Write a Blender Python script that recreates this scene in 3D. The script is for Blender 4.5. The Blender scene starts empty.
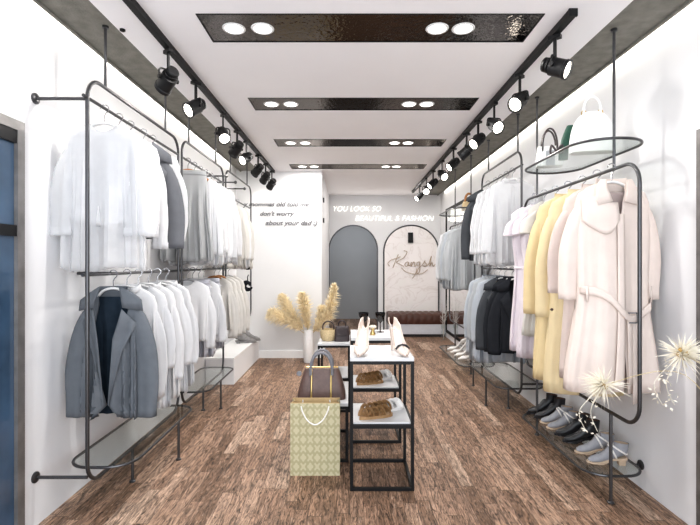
import bpy, bmesh, math, random
from mathutils import Vector, Matrix
PI = math.pi
random.seed(7)
SC = bpy.context.scene
COL = SC.collection
H = 1.3          # camera height
F = 455.0        # focal length in pixels of a 700 px wide frame
WL, WR = -1.548, 1.677
CEIL = 2.54

# ------------------------------------------------------------------ materials
def new_mat(name):
    m = bpy.data.materials.new(name); m.use_nodes = True
    nt = m.node_tree
    for n in list(nt.nodes): nt.nodes.remove(n)
    out = nt.nodes.new('ShaderNodeOutputMaterial')
    return m, nt, out

def N(nt, t, **kw):
    n = nt.nodes.new(t)
    for k, v in kw.items():
        if k in n.inputs: n.inputs[k].default_value = v
        else: setattr(n, k, v)
    return n

def pmat(name, col, rough=.5, metal=0., noise=.06, scale=30., bump=0., bscale=200., spec=.5, emis=None, estr=0., trans=0., coat=0.):
    """principled with a little procedural colour and bump variation"""
    m, nt, out = new_mat(name)
    b = N(nt, 'ShaderNodeBsdfPrincipled')
    b.inputs['Roughness'].default_value = rough
    b.inputs['Metallic'].default_value = metal
    b.inputs['Specular IOR Level'].default_value = spec
    if trans: b.inputs['Transmission Weight'].default_value = trans
    if coat: b.inputs['Coat Weight'].default_value = coat
    tc = N(nt, 'ShaderNodeTexCoord')
    nz = N(nt, 'ShaderNodeTexNoise'); nz.inputs['Scale'].default_value = scale; nz.inputs['Detail'].default_value = 3
    nt.links.new(tc.outputs['Object'], nz.inputs['Vector'])
    mr = N(nt, 'ShaderNodeMapRange')
    mr.inputs['From Min'].default_value = .3; mr.inputs['From Max'].default_value = .7
    mr.inputs['To Min'].default_value = 1 - noise; mr.inputs['To Max'].default_value = 1 + noise
    nt.links.new(nz.outputs['Fac'], mr.inputs['Value'])
    hs = N(nt, 'ShaderNodeHueSaturation'); hs.inputs['Color'].default_value = (*col, 1)
    nt.links.new(mr.outputs['Result'], hs.inputs['Value'])
    nt.links.new(hs.outputs['Color'], b.inputs['Base Color'])
    if bump:
        nb = N(nt, 'ShaderNodeTexNoise'); nb.inputs['Scale'].default_value = bscale; nb.inputs['Detail'].default_value = 2
        nt.links.new(tc.outputs['Object'], nb.inputs['Vector'])
        bp = N(nt, 'ShaderNodeBump'); bp.inputs['Strength'].default_value = bump; bp.inputs['Distance'].default_value = .01
        nt.links.new(nb.outputs['Fac'], bp.inputs['Height']); nt.links.new(bp.outputs['Normal'], b.inputs['Normal'])
    if emis:
        b.inputs['Emission Color'].default_value = (*emis, 1); b.inputs['Emission Strength'].default_value = estr
    nt.links.new(b.outputs[0], out.inputs[0])
    return m

def cloth(name, col, transl=.25, sheer=0., noise=.03, rough=.9, wscale=500.):
    """woven cloth: diffuse + a little light through it, optionally sheer"""
    m, nt, out = new_mat(name)
    tc = N(nt, 'ShaderNodeTexCoord')
    nz = N(nt, 'ShaderNodeTexNoise'); nz.inputs['Scale'].default_value = 14; nz.inputs['Detail'].default_value = 4
    nt.links.new(tc.outputs['Object'], nz.inputs['Vector'])
    mr = N(nt, 'ShaderNodeMapRange')
    mr.inputs['From Min'].default_value = .3; mr.inputs['From Max'].default_value = .7
    mr.inputs['To Min'].default_value = 1 - noise; mr.inputs['To Max'].default_value = 1 + noise
    nt.links.new(nz.outputs['Fac'], mr.inputs['Value'])
    hs = N(nt, 'ShaderNodeHueSaturation'); hs.inputs['Color'].default_value = (*col, 1)
    nt.links.new(mr.outputs['Result'], hs.inputs['Value'])
    nb = N(nt, 'ShaderNodeTexNoise'); nb.inputs['Scale'].default_value = 22; nb.inputs['Detail'].default_value = 5
    mp = N(nt, 'ShaderNodeMapping'); mp.inputs['Scale'].default_value = (1, 1, .35)
    nt.links.new(tc.outputs['Object'], mp.inputs['Vector']); nt.links.new(mp.outputs[0], nb.inputs['Vector'])
    bp = N(nt, 'ShaderNodeBump'); bp.inputs['Strength'].default_value = .16; bp.inputs['Distance'].default_value = .01
    nt.links.new(nb.outputs['Fac'], bp.inputs['Height'])
    d = N(nt, 'ShaderNodeBsdfDiffuse'); t = N(nt, 'ShaderNodeBsdfTranslucent')
    for s in (d, t):
        nt.links.new(hs.outputs['Color'], s.inputs['Color']); nt.links.new(bp.outputs['Normal'], s.inputs['Normal'])
    mx = N(nt, 'ShaderNodeMixShader'); mx.inputs[0].default_value = transl
    nt.links.new(d.outputs[0], mx.inputs[1]); nt.links.new(t.outputs[0], mx.inputs[2])
    last = mx
    if sheer:
        tr = N(nt, 'ShaderNodeBsdfTransparent')
        m2 = N(nt, 'ShaderNodeMixShader'); m2.inputs[0].default_value = sheer
        nt.links.new(mx.outputs[0], m2.inputs[1]); nt.links.new(tr.outputs[0], m2.inputs[2]); last = m2
    nt.links.new(last.outputs[0], out.inputs[0])
    return m

def emit(name, col, s):
    m, nt, out = new_mat(name)
    e = N(nt, 'ShaderNodeEmission'); e.inputs['Color'].default_value = (*col, 1); e.inputs['Strength'].default_value = s
    nt.links.new(e.outputs[0], out.inputs[0]); return m

def glass_mat(name, tint, mixf=.12, rough=.03):
    """thin clear glass sheet: mostly see-through with a glossy reflection"""
    m, nt, out = new_mat(name)
    tr = N(nt, 'ShaderNodeBsdfTransparent'); tr.inputs['Color'].default_value = (*tint, 1)
    gl = N(nt, 'ShaderNodeBsdfGlossy'); gl.inputs['Roughness'].default_value = rough
    lw = N(nt, 'ShaderNodeLayerWeight'); lw.inputs['Blend'].default_value = .5
    pw = N(nt, 'ShaderNodeMath', operation='POWER'); pw.inputs[1].default_value = 4.; nt.links.new(lw.outputs['Facing'], pw.inputs[0])
    ad = N(nt, 'ShaderNodeMath', operation='MULTIPLY_ADD'); ad.inputs[1].default_value = .45; ad.inputs[2].default_value = mixf; ad.use_clamp = True
    nt.links.new(pw.outputs[0], ad.inputs[0])
    mx = N(nt, 'ShaderNodeMixShader')
    nt.links.new(ad.outputs[0], mx.inputs[0]); nt.links.new(tr.outputs[0], mx.inputs[1]); nt.links.new(gl.outputs[0], mx.inputs[2])
    nt.links.new(mx.outputs[0], out.inputs[0]); return m

def wood_floor():
    m, nt, out = new_mat('rustic_oak_strip_floor')
    L = nt.links.new
    tc = N(nt, 'ShaderNodeTexCoord'); sp = N(nt, 'ShaderNodeSeparateXYZ'); L(tc.outputs['Object'], sp.inputs[0])
    def M(op, a, b=None, c=None):
        n = N(nt, 'ShaderNodeMath', operation=op)
        for i, v in enumerate((a, b, c)):
            if v is None: continue
            if isinstance(v, (int, float)): n.inputs[i].default_value = v
            else: L(v, n.inputs[i])
        return n.outputs[0]
    u = M('DIVIDE', sp.outputs['X'], .072); row = M('FLOOR', u); fu = M('FRACT', u)
    wn = N(nt, 'ShaderNodeTexWhiteNoise', noise_dimensions='1D'); L(row, wn.inputs['W'])
    v = M('ADD', M('DIVIDE', sp.outputs['Y'], .62), M('MULTIPLY', wn.outputs['Value'], 7.3)); colm = M('FLOOR', v); fv = M('FRACT', v)
    cx = N(nt, 'ShaderNodeCombineXYZ'); L(row, cx.inputs[0]); L(colm, cx.inputs[1])
    w2 = N(nt, 'ShaderNodeTexWhiteNoise', noise_dimensions='2D'); L(cx.outputs[0], w2.inputs['Vector'])
    cr = N(nt, 'ShaderNodeValToRGB'); e = cr.color_ramp.elements
    pal = [(0, (0.183, 0.11, 0.071)), (.2, (0.25, 0.156, 0.105)), (.45, (0.299, 0.19, 0.132)), (.7, (0.348, 0.228, 0.161)), (.9, (0.409, 0.278, 0.203)), (1, (0.488, 0.354, 0.268))]
    e[0].position, e[0].color = pal[0][0], (*pal[0][1], 1); e[1].position, e[1].color = pal[-1][0], (*pal[-1][1], 1)
    for p, c in pal[1:-1]:
        k = e.new(p); k.color = (*c, 1)
    L(w2.outputs['Value'], cr.inputs[0])
    # grain: stretched noise, shifted per plank
    gx = N(nt, 'ShaderNodeCombineXYZ')
    L(M('MULTIPLY', sp.outputs['X'], 34.), gx.inputs[0]); L(M('MULTIPLY', sp.outputs['Y'], 4.0), gx.inputs[1]); L(M('MULTIPLY', w2.outputs['Value'], 60.), gx.inputs[2])
    g = N(nt, 'ShaderNodeTexNoise'); g.inputs['Scale'].default_value = 1.; g.inputs['Detail'].default_value = 6; g.inputs['Roughness'].default_value = .72; g.inputs['Distortion'].default_value = 2.6
    L(gx.outputs[0], g.inputs['Vector'])
    gm = N(nt, 'ShaderNodeMapRange'); L(g.outputs['Fac'], gm.inputs[0])
    gm.inputs[1].default_value = .38; gm.inputs[2].default_value = .62; gm.inputs[3].default_value = .34; gm.inputs[4].default_value = 1.45
    # dark cracks and knots
    kx = N(nt, 'ShaderNodeCombineXYZ')
    L(M('MULTIPLY', sp.outputs['X'], 46.), kx.inputs[0]); L(M('MULTIPLY', sp.outputs['Y'], 10.), kx.inputs[1]); L(M('MULTIPLY', w2.outputs['Value'], 31.), kx.inputs[2])
    k = N(nt, 'ShaderNodeTexNoise'); k.inputs['Scale'].default_value = 1.; k.inputs['Detail'].default_value = 3; k.inputs['Distortion'].default_value = 2.5
    L(kx.outputs[0], k.inputs['Vector'])
    km = N(nt, 'ShaderNodeMapRange'); L(k.outputs['Fac'], km.inputs[0])
    km.inputs[1].default_value = .34; km.inputs[2].default_value = .45; km.inputs[3].default_value = .30; km.inputs[4].default_value = 1.
    # pale worn streaks
    lm = N(nt, 'ShaderNodeMapRange'); L(k.outputs['Fac'], lm.inputs[0])
    lm.inputs[1].default_value = .58; lm.inputs[2].default_value = .72; lm.inputs[3].default_value = 0.; lm.inputs[4].default_value = .5
    gap = M('MULTIPLY', M('GREATER_THAN', M('MINIMUM', fu, M('SUBTRACT', 1., fu)), .018), M('GREATER_THAN', M('MINIMUM', fv, M('SUBTRACT', 1., fv)), .003))
    gp = M('ADD', M('MULTIPLY', gap, .6), .4)
    val = M('MULTIPLY', M('MULTIPLY', gm.outputs[0], km.outputs[0]), gp)
    mx = N(nt, 'ShaderNodeMix', data_type='RGBA'); L(lm.outputs[0], mx.inputs[0]); L(cr.outputs[0], mx.inputs[6]); mx.inputs[7].default_value = (.50, .39, .31, 1)
    hs = N(nt, 'ShaderNodeHueSaturation'); L(mx.outputs[2], hs.inputs['Color']); L(val, hs.inputs['Value'])
    b = N(nt, 'ShaderNodeBsdfPrincipled'); L(hs.outputs[0], b.inputs['Base Color'])
    b.inputs['Roughness'].default_value = .5; b.inputs['Specular IOR Level'].default_value = .35
    bp = N(nt, 'ShaderNodeBump'); bp.inputs['Strength'].default_value = .35; bp.inputs['Distance'].default_value = .004; L(val, bp.inputs['Height']); L(bp.outputs[0], b.inputs['Normal'])
    L(b.outputs[0], out.inputs[0]); return m

def marble():
    m, nt, out = new_mat('white_marble'); L = nt.links.new
    tc = N(nt, 'ShaderNodeTexCoord')
    n1 = N(nt, 'ShaderNodeTexNoise'); n1.inputs['Scale'].default_value = 2.6; n1.inputs['Detail'].default_value = 6; n1.inputs['Distortion'].default_value = 1.5
    L(tc.outputs['Object'], n1.inputs['Vector'])
    cr = N(nt, 'ShaderNodeValToRGB'); e = cr.color_ramp.elements
    e[0].position = .35; e[0].color = (.82, .79, .77, 1); e[1].position = .6; e[1].color = (.84, .80, .79, 1)
    k = e.new(.47); k.color = (.83, .79, .78, 1)
    k = e.new(.50); k.color = (.74, .69, .67, 1)
    k = e.new(.525); k.color = (.83, .79, .78, 1)
    L(n1.outputs['Fac'], cr.inputs[0])
    b = N(nt, 'ShaderNodeBsdfPrincipled'); b.inputs['Roughness'].default_value = .4
    L(cr.outputs[0], b.inputs['Base Color']); L(b.outputs[0], out.inputs[0]); return m

def damask():
    m, nt, out = new_mat('khaki_patterned_paper'); L = nt.links.new
    tc = N(nt, 'ShaderNodeTexCoord'); sp = N(nt, 'ShaderNodeSeparateXYZ'); L(tc.outputs['Object'], sp.inputs[0])
    def M(op, a, b=None):
        n = N(nt, 'ShaderNodeMath', operation=op)
        for i, v in enumerate((a, b)):
            if v is None: continue
            if isinstance(v, (int, float)): n.inputs[i].default_value = v
            else: L(v, n.inputs[i])
        return n.outputs[0]
    kx, kz = 2 * PI / .085, 2 * PI / .11
    u = M('ADD', sp.outputs['X'], sp.outputs['Y'])
    a = M('MULTIPLY', M('COSINE', M('MULTIPLY', u, kx)), M('COSINE', M('MULTIPLY', sp.outputs['Z'], kz)))
    b2 = M('MULTIPLY', M('COSINE', M('MULTIPLY', u, 3 * kx)), M('COSINE', M('MULTIPLY', sp.outputs['Z'], 3 * kz)))
    s = M('ADD', M('ABSOLUTE', a), M('MULTIPLY', b2, .45))
    mr = N(nt, 'ShaderNodeMapRange'); L(s, mr.inputs[0]); mr.inputs[1].default_value = .30; mr.inputs[2].default_value = .55
    mx = N(nt, 'ShaderNodeMix', data_type='RGBA'); L(mr.outputs[0], mx.inputs[0])
    mx.inputs[6].default_value = (.40, .365, .225, 1); mx.inputs[7].default_value = (.52, .48, .32, 1)
    p = N(nt, 'ShaderNodeBsdfPrincipled'); p.inputs['Roughness'].default_value = .6
    L(mx.outputs[2], p.inputs['Base Color']); L(p.outputs[0], out.inputs[0]); return m

def hammered():
    m, nt, out = new_mat('hammered_dark_mirror'); L = nt.links.new
    tc = N(nt, 'ShaderNodeTexCoord')
    n1 = N(nt, 'ShaderNodeTexNoise'); n1.inputs['Scale'].default_value = 45; n1.inputs['Detail'].default_value = 1
    L(tc.outputs['Object'], n1.inputs['Vector'])
    bp = N(nt, 'ShaderNodeBump'); bp.inputs['Strength'].default_value = .35; bp.inputs['Distance'].default_value = .006
    L(n1.outputs['Fac'], bp.inputs['Height'])
    g = N(nt, 'ShaderNodeBsdfGlossy'); g.inputs['Color'].default_value = (.15, .138, .13, 1); g.inputs['Roughness'].default_value = .08
    L(bp.outputs[0], g.inputs['Normal']); L(g.outputs[0], out.inputs[0]); return m

MT = {}
MT['wall'] = pmat('white_wall_paint', (.80, .80, .815), .75, noise=.012, scale=3, bump=.03, bscale=120)
MT['plaster'] = pmat('white_partition_paint', (.72, .72, .728), .7, noise=.012, scale=3)
MT['ceiling'] = pmat('white_ceiling_paint', (.93, .92, .94), .8, noise=.012, scale=2)
MT['concrete'] = pmat('grey_concrete_soffit', (.22, .213, .19), .85, noise=.16, scale=16, bump=.3, bscale=90)
MT['floor'] = wood_floor()
MT['skirt'] = pmat('white_skirting', (.88, .88, .88), .5, noise=.01)
MT['steel'] = pmat('dark_grey_tube_steel', (.10, .10, .105), .35, .8, noise=.08, scale=60)
MT['black'] = pmat('matt_black_metal', (.007, .007, .008), .5, 0., noise=.1, spec=.35)
MT['blackpl'] = pmat('black_lamp_housing', (.009, .009, .010), .45, 0., noise=.1, spec=.4)
MT['lens'] = emit('lamp_lens_glow', (1, .95, .86), 9)
MT['downlens'] = emit('downlight_glow', (1, .97, .92), 6)
MT['led'] = emit('cove_led_glow', (1, .96, .88), 7)
MT['neon'] = emit('neon_tube_glow', (1, .96, .89), 2.2)
MT['chrome'] = pmat('satin_chrome', (.55, .55, .57), .25, 1., noise=.03)
MT['gold'] = pmat('brushed_gold', (.62, .45, .20), .3, 1., noise=.06)
MT['bronze'] = pmat('bronze_script_metal', (.50, .40, .31), .4, .6, noise=.06)
MT['panelmirror'] = hammered()
MT['mirror'] = pmat('silvered_mirror', (.86, .87, .87), .02, 1., noise=.005)
MT['glass'] = glass_mat('clear_shelf_glass', (.95, .975, .97), .05)
MT['smoke'] = glass_mat('smoked_goblet_glass', (.25, .20, .19), .08)
MT['navy'] = pmat('dark_blue_door_glass', (.05, .09, .15), .12, 0, noise=.3, scale=4, spec=.8)
MT['doorframe'] = pmat('bronze_grey_door_frame', (.22, .21, .205), .4, .4, noise=.2, scale=12)
MT['darkdoor'] = pmat('dark_grey_door_leaf', (.05, .05, .055), .4, .1, noise=.1)
MT['greywall'] = pmat('grey_corridor_paint', (.42, .43, .44), .8, noise=.03, scale=2)
MT['marble'] = marble()
MT['leather'] = pmat('dark_brown_leather', (.075, .028, .018), .4, noise=.12, bump=.1, bscale=160)
MT['plinth'] = pmat('pale_grey_plinth', (.55, .56, .60), .6, noise=.03)
MT['plinthdark'] = pmat('dark_plinth_base', (.03, .028, .03), .6)
MT['lino'] = pmat('white_table_top', (.62, .625, .64), .25, noise=.02, scale=6)
MT['paper'] = damask()
MT['kraft'] = pmat('kraft_paper', (.55, .40, .22), .8, noise=.05)
MT['cord'] = pmat('white_paper_cord', (.8, .78, .74), .8)
MT['bagbrown'] = pmat('plum_brown_leather', (.115, .070, .060), .45, noise=.12, bump=.1, bscale=140)
MT['baggrey'] = pmat('slate_grey_handle', (.20, .20, .22), .45, noise=.1)
MT['bagdark'] = pmat('dark_brown_bag_leather', (.045, .032, .034), .5, noise=.1)
MT['straw'] = pmat('woven_straw', (.58, .46, .28), .85, noise=.2, scale=120, bump=.5, bscale=150)
MT['bagwhite'] = pmat('white_bag_leather', (.86, .86, .85), .5, noise=.03)
MT['baggreen'] = pmat('deep_green_leather', (.012, .07, .045), .45, noise=.1)
MT['vase'] = pmat('white_ceramic', (.86, .86, .86), .3, noise=.02)
MT['pampas'] = cloth('pampas_plume', (.92, .83, .64), .4, noise=.15)
MT['stem'] = pmat('dry_stem', (.55, .45, .26), .8, noise=.1)
MT['petal'] = cloth('cream_dried_petal', (.90, .86, .76), .35, noise=.08)
MT['ochre'] = pmat('ochre_seed_head', (.50, .33, .13), .8, noise=.15, scale=90)
MT['twig'] = pmat('pale_dry_twig', (.62, .60, .58), .8, noise=.1)
# cloths
MT['white'] = cloth('white_cotton', (.81, .81, .825), .25)
MT['white2'] = cloth('cool_white_cotton', (.77, .775, .795), .25)
MT['offwhite'] = cloth('off_white_linen', (.73, .71, .68), .25)
MT['sheer'] = cloth('sheer_white_voile', (.88, .885, .90), .4, sheer=.6)
MT['sheergrey'] = cloth('sheer_pale_grey', (.62, .63, .64), .4, sheer=.2)
MT['lilacgrey'] = cloth('lilac_grey_cotton', (.55, .55, .60), .15)
MT['greyblue'] = cloth('grey_blue_wool', (.145, .158, .176), .05, noise=.07)
MT['lining'] = cloth('dark_blue_lining', (.028, .040, .055), .05, noise=.15)
MT['charcoal'] = cloth('charcoal_wool', (.075, .08, .088), .03, noise=.08)
MT['midgrey'] = cloth('mid_grey_wool', (.16, .165, .18), .03, noise=.07)
MT['ink'] = cloth('near_black_wool', (.030, .032, .037), .02, noise=.08)
MT['paleblue'] = cloth('pale_blue_cotton', (.55, .585, .63), .2)
MT['palegrey'] = cloth('pale_grey_cotton', (.52, .54, .56), .2)
MT['blush'] = cloth('blush_pink_gabardine', (.79, .69, .635), .12)
MT['blush2'] = cloth('dusty_pink_gabardine', (.70, .60, .56), .12)
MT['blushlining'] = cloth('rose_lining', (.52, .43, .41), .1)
MT['yellow'] = cloth('butter_yellow_wool', (.79, .65, .40), .15)
MT['yellow2'] = cloth('pale_yellow_wool', (.80, .675, .44), .15)
MT['lilac'] = cloth('pale_lilac_crepe', (.80, .74, .79), .2)
MT['button'] = pmat('dark_brown_button', (.06, .035, .025), .4)
MT['hangwhite'] = pmat('white_hanger_plastic', (.8, .8, .8), .4, noise=.02)
MT['hangwood'] = pmat('honey_wood_hanger', (.36, .16, .055), .4, noise=.18, scale=25)
MT['hanggrey'] = pmat('grey_hanger_plastic', (.25, .25, .26), .4, noise=.02)
# shoes
MT['shoeblack'] = pmat('black_shoe_leather', (.018, .018, .021), .4, noise=.1)
MT['shoeinside'] = pmat('brown_shoe_lining', (.11, .055, .04), .6, noise=.1)
MT['shoegrey'] = pmat('grey_blue_suede', (.30, .305, .33), .7, noise=.08)
MT['shoebeige'] = pmat('beige_heel_leather', (.50, .39, .29), .5, noise=.08)
MT['shoewhite'] = pmat('white_shoe_leather', (.80, .78, .76), .4, noise=.03)
MT['shoenude'] = pmat('nude_shoe_satin', (.66, .56, .50), .4, noise=.04)
MT['sandal'] = pmat('bronze_brown_strap', (.34, .21, .105), .4, .25, noise=.15)
MT['bootgrey'] = pmat('mid_grey_suede_boot', (.24, .235, .235), .8, noise=.15, scale=40)

# ------------------------------------------------------------------ mesh helpers
class MB:
    def __init__(s): s.v = []; s.f = []
    def add(s, vs, fs):
        b = len(s.v); s.v += [tuple(p) for p in vs]; s.f += [tuple(b + i for i in f) for f in fs]; return s
    def box(s, x0, x1, y0, y1, z0, z1):
        return s.add([(x0,y0,z0),(x1,y0,z0),(x1,y1,z0),(x0,y1,z0),(x0,y0,z1),(x1,y0,z1),(x1,y1,z1),(x0,y1,z1)],
                     [(0,3,2,1),(4,5,6,7),(0,1,5,4),(1,2,6,5),(2,3,7,6),(3,0,4,7)])
    def tube(s, path, r, n=8, closed=False, flat=1.):
        """round tube along a path; r a number or one radius per point"""
        P = [Vector(p) for p in path]; m = len(P)
        if not isinstance(r, (list, tuple)): r = [r] * m
        T = []
        for i in range(m):
            a = P[(i - 1) % m] if (closed or i > 0) else P[i]; b = P[(i + 1) % m] if (closed or i < m - 1) else P[i]
            t = (b - a); T.append(t.normalized() if t.length > 1e-9 else Vector((0, 0, 1)))
        up = Vector((0, 0, 1)) if abs(T[0].z) < .9 else Vector((1, 0, 0))
        nrm = (up - T[0] * up.dot(T[0])).normalized(); vs = []; fs = []
        for i in range(m):
            nrm = (nrm - T[i] * nrm.dot(T[i]))
            nrm = nrm.normalized() if nrm.length > 1e-6 else T[i].orthogonal().normalized()
            bi = T[i].cross(nrm)
            for k in range(n):
                a = 2 * PI * k / n
                vs.append(P[i] + nrm * (math.cos(a) * r[i]) + bi * (math.sin(a) * r[i] * flat))
        for i in range(m if closed else m - 1):
            j = (i + 1) % m
            for k in range(n):
                fs.append((i * n + k, i * n + (k + 1) % n, j * n + (k + 1) % n, j * n + k))
        if not closed:
            fs.append(tuple(range(n))[::-1]); fs.append(tuple((m - 1) * n + k for k in range(n)))
        return s.add(vs, fs)
    def lathe(s, prof, n=20, c=(0, 0, 0), axis='z', cap=True):
        vs = []; fs = []; m = len(prof)
        for r, z in prof:
            for k in range(n):
                a = 2 * PI * k / n; p = (r * math.cos(a), r * math.sin(a), z)
                if axis == 'y': p = (p[0], -p[2], p[1])
                if axis == 'x': p = (p[2], p[0], p[1])
                vs.append((p[0] + c[0], p[1] + c[1], p[2] + c[2]))
        for i in range(m - 1):
            for k in range(n): fs.append((i*n+k, i*n+(k+1)%n, (i+1)*n+(k+1)%n, (i+1)*n+k))
        if cap:
            fs.append(tuple(range(n))[::-1]); fs.append(tuple((m-1)*n+k for k in range(n)))
        return s.add(vs, fs)
    def prism(s, poly, a0, a1, axis='z'):
        """extrude a 2-D outline along an axis"""
        n = len(poly)
        def P(p, h): return {'z': (p[0], p[1], h), 'y': (p[0], h, p[1]), 'x': (h, p[0], p[1])}[axis]
        vs = [P(p, a0) for p in poly] + [P(p, a1) for p in poly]
        fs = [tuple(range(n))[::-1], tuple(range(n, 2 * n))] + [(i, (i+1)%n, n+(i+1)%n, n+i) for i in range(n)]
        return s.add(vs, fs)
    def grid(s, rows):
        m, n = len(rows), len(rows[0])
        return s.add([p for r in rows for p in r], [(i*n+k, i*n+k+1, (i+1)*n+k+1, (i+1)*n+k) for i in range(m-1) for k in range(n-1)])
    def rings(s, rings, cap0=True, cap1=True):
        m, n = len(rings), len(rings[0])
        fs = [(i*n+k, i*n+(k+1)%n, (i+1)*n+(k+1)%n, (i+1)*n+k) for i in range(m-1) for k in range(n)]
        if cap0: fs.append(tuple(range(n))[::-1])
        if cap1: fs.append(tuple((m-1)*n+k for k in range(n)))
        return s.add([p for r in rings for p in r], fs)
    def build(s, name, mat, parent=None, off=None, smooth=True, angle=40, solid=0., bevel=0.):
        vs = s.v
        if off is not None: vs = [(p[0]-off[0], p[1]-off[1], p[2]-off[2]) for p in vs]
        me = bpy.data.meshes.new(name); me.from_pydata(vs, [], s.f); me.update()
        bm = bmesh.new(); bm.from_mesh(me)
        if not solid: bmesh.ops.recalc_face_normals(bm, faces=bm.faces)
        bm.to_mesh(me); bm.free()
        me.materials.append(mat)
        if smooth:
            me.polygons.foreach_set('use_smooth', [True] * len(me.polygons))
            try: me.set_sharp_from_angle(angle=math.radians(angle))
            except Exception: pass
        o = bpy.data.objects.new(name, me); COL.objects.link(o)
        if parent: o.parent = parent
        if bevel:
            b = o.modifiers.new('bev', 'BEVEL'); b.width = bevel; b.segments = 2; b.limit_method = 'ANGLE'
        if solid:
            m = o.modifiers.new('sol', 'SOLIDIFY'); m.thickness = solid; m.offset = 0
        return o

def tag(o, label=None, cat=None, group=None, kind=None):
    if label: o['label'] = label
    if cat: o['category'] = cat
    if group: o['group'] = group
    if kind: o['kind'] = kind
    return o

def thing(name, label, cat, loc=(0, 0, 0), rz=0., group=None, rx=0., ry=0.):
    o = bpy.data.objects.new(name, None); COL.objects.link(o)
    o.empty_display_size = .05
    o.location = loc; o.rotation_euler = (rx, ry, rz)
    return tag(o, label, cat, group)

def struct(name, mb, mat, **kw):
    return tag(mb.build(name, mat, **kw), kind='structure')

def fillet(pts, r, n=6, closed=False):
    """round the corners of a polyline"""
    P = [Vector(p) for p in pts]; m = len(P); out = []
    for i in range(m):
        if not closed and i in (0, m - 1): out.append(P[i]); continue
        a, b, c = P[(i-1)%m], P[i], P[(i+1)%m]
        u = (a - b); v = (c - b); lu, lv = u.length, v.length; u.normalize(); v.normalize()
        ang = u.angle(v); d = min(r / math.tan(ang / 2), lu * .49, lv * .49); rr = d * math.tan(ang / 2)
        ctr = b + (u + v).normalized() * (rr / math.sin(ang / 2))
        p0, p1 = b + u * d - ctr, b + v * d - ctr; tot = p0.angle(p1)
        for k in range(n + 1):
            t = k / n
            out.append(ctr + (p0 * math.sin((1-t)*tot) + p1 * math.sin(t*tot)) / math.sin(tot) if tot > 1e-4 else ctr + p0)
    return out

def catmull(pts, n=6, closed=False):
    P = [Vector(p) for p in pts]; m = len(P); out = []
    for i in range(m if closed else m - 1):
        p0, p1, p2, p3 = (P[(i+k)%m] if closed else P[min(max(i+k, 0), m-1)] for k in (-1, 0, 1, 2))
        for k in range(n):
            t = k / n
            out.append(.5*((2*p1)+(-p0+p2)*t+(2*p0-5*p1+4*p2-p3)*t*t+(-p0+3*p1-3*p2+p3)*t**3))
    if not closed: out.append(P[-1])
    return out

def lerp_table(tab, x):
    if x <= tab[0][0]: return tab[0][1]
    for (a, b), (c, d) in zip(tab, tab[1:]):
        if x <= c:
            t = (x - a) / (c - a) if c > a else 0; t = t * t * (3 - 2 * t); return b + (d - b) * t
    return tab[-1][1]

def area_light(name, loc, rot, sx, sy, power, col, shape='RECTANGLE', spread=PI):
    l = bpy.data.lights.new(name, 'AREA'); l.shape = shape; l.size = sx; l.size_y = sy; l.energy = power; l.color = col; l.spread = spread
    o = bpy.data.objects.new(name, l); o.location = loc; o.rotation_euler = rot; COL.objects.link(o); return o

def text_mesh(name, body, size, mat, parent, loc, shear=0., extrude=.004, width=None, bevel=0., offset=0.):
    cu = bpy.data.curves.new('lettering', 'FONT'); cu.body = body; cu.size = size; cu.shear = shear; cu.extrude = extrude; cu.offset = offset; cu.bevel_depth = bevel
    t = bpy.data.objects.new('lettering_tmp', cu); COL.objects.link(t)
    bpy.context.view_layer.update()
    me = bpy.data.meshes.new_from_object(t.evaluated_get(bpy.context.evaluated_depsgraph_get()))
    bpy.data.objects.remove(t)
    xs = [v.co.x for v in me.vertices]; k = 1.
    if width: k = width / (max(xs) - min(xs))
    x0 = min(xs)
    for v in me.vertices: v.co = Vector(((v.co.x - x0) * k, -v.co.z, v.co.y))
    me.materials.clear(); me.materials.append(mat)
    o = bpy.data.objects.new(name, me); COL.objects.link(o); o.parent = parent; o.location = loc
    return o

# ------------------------------------------------------------------ the shell
Y0, YW, YP, YC = -.7, 8.4, 6.2, 10.5      # shop front, arch wall, partition front, corridor end
struct('floor', MB().box(WL-.1, WR+.1, Y0, YC+.1, -.06, 0), MT['floor'], smooth=False)
struct('wall_left', MB().box(WL-.1, WL, Y0, YC, 0, 2.75), MT['wall'], smooth=False)
struct('wall_right', MB().box(WR, WR+.1, Y0, YC, 0, 2.75), MT['wall'], smooth=False)
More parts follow.
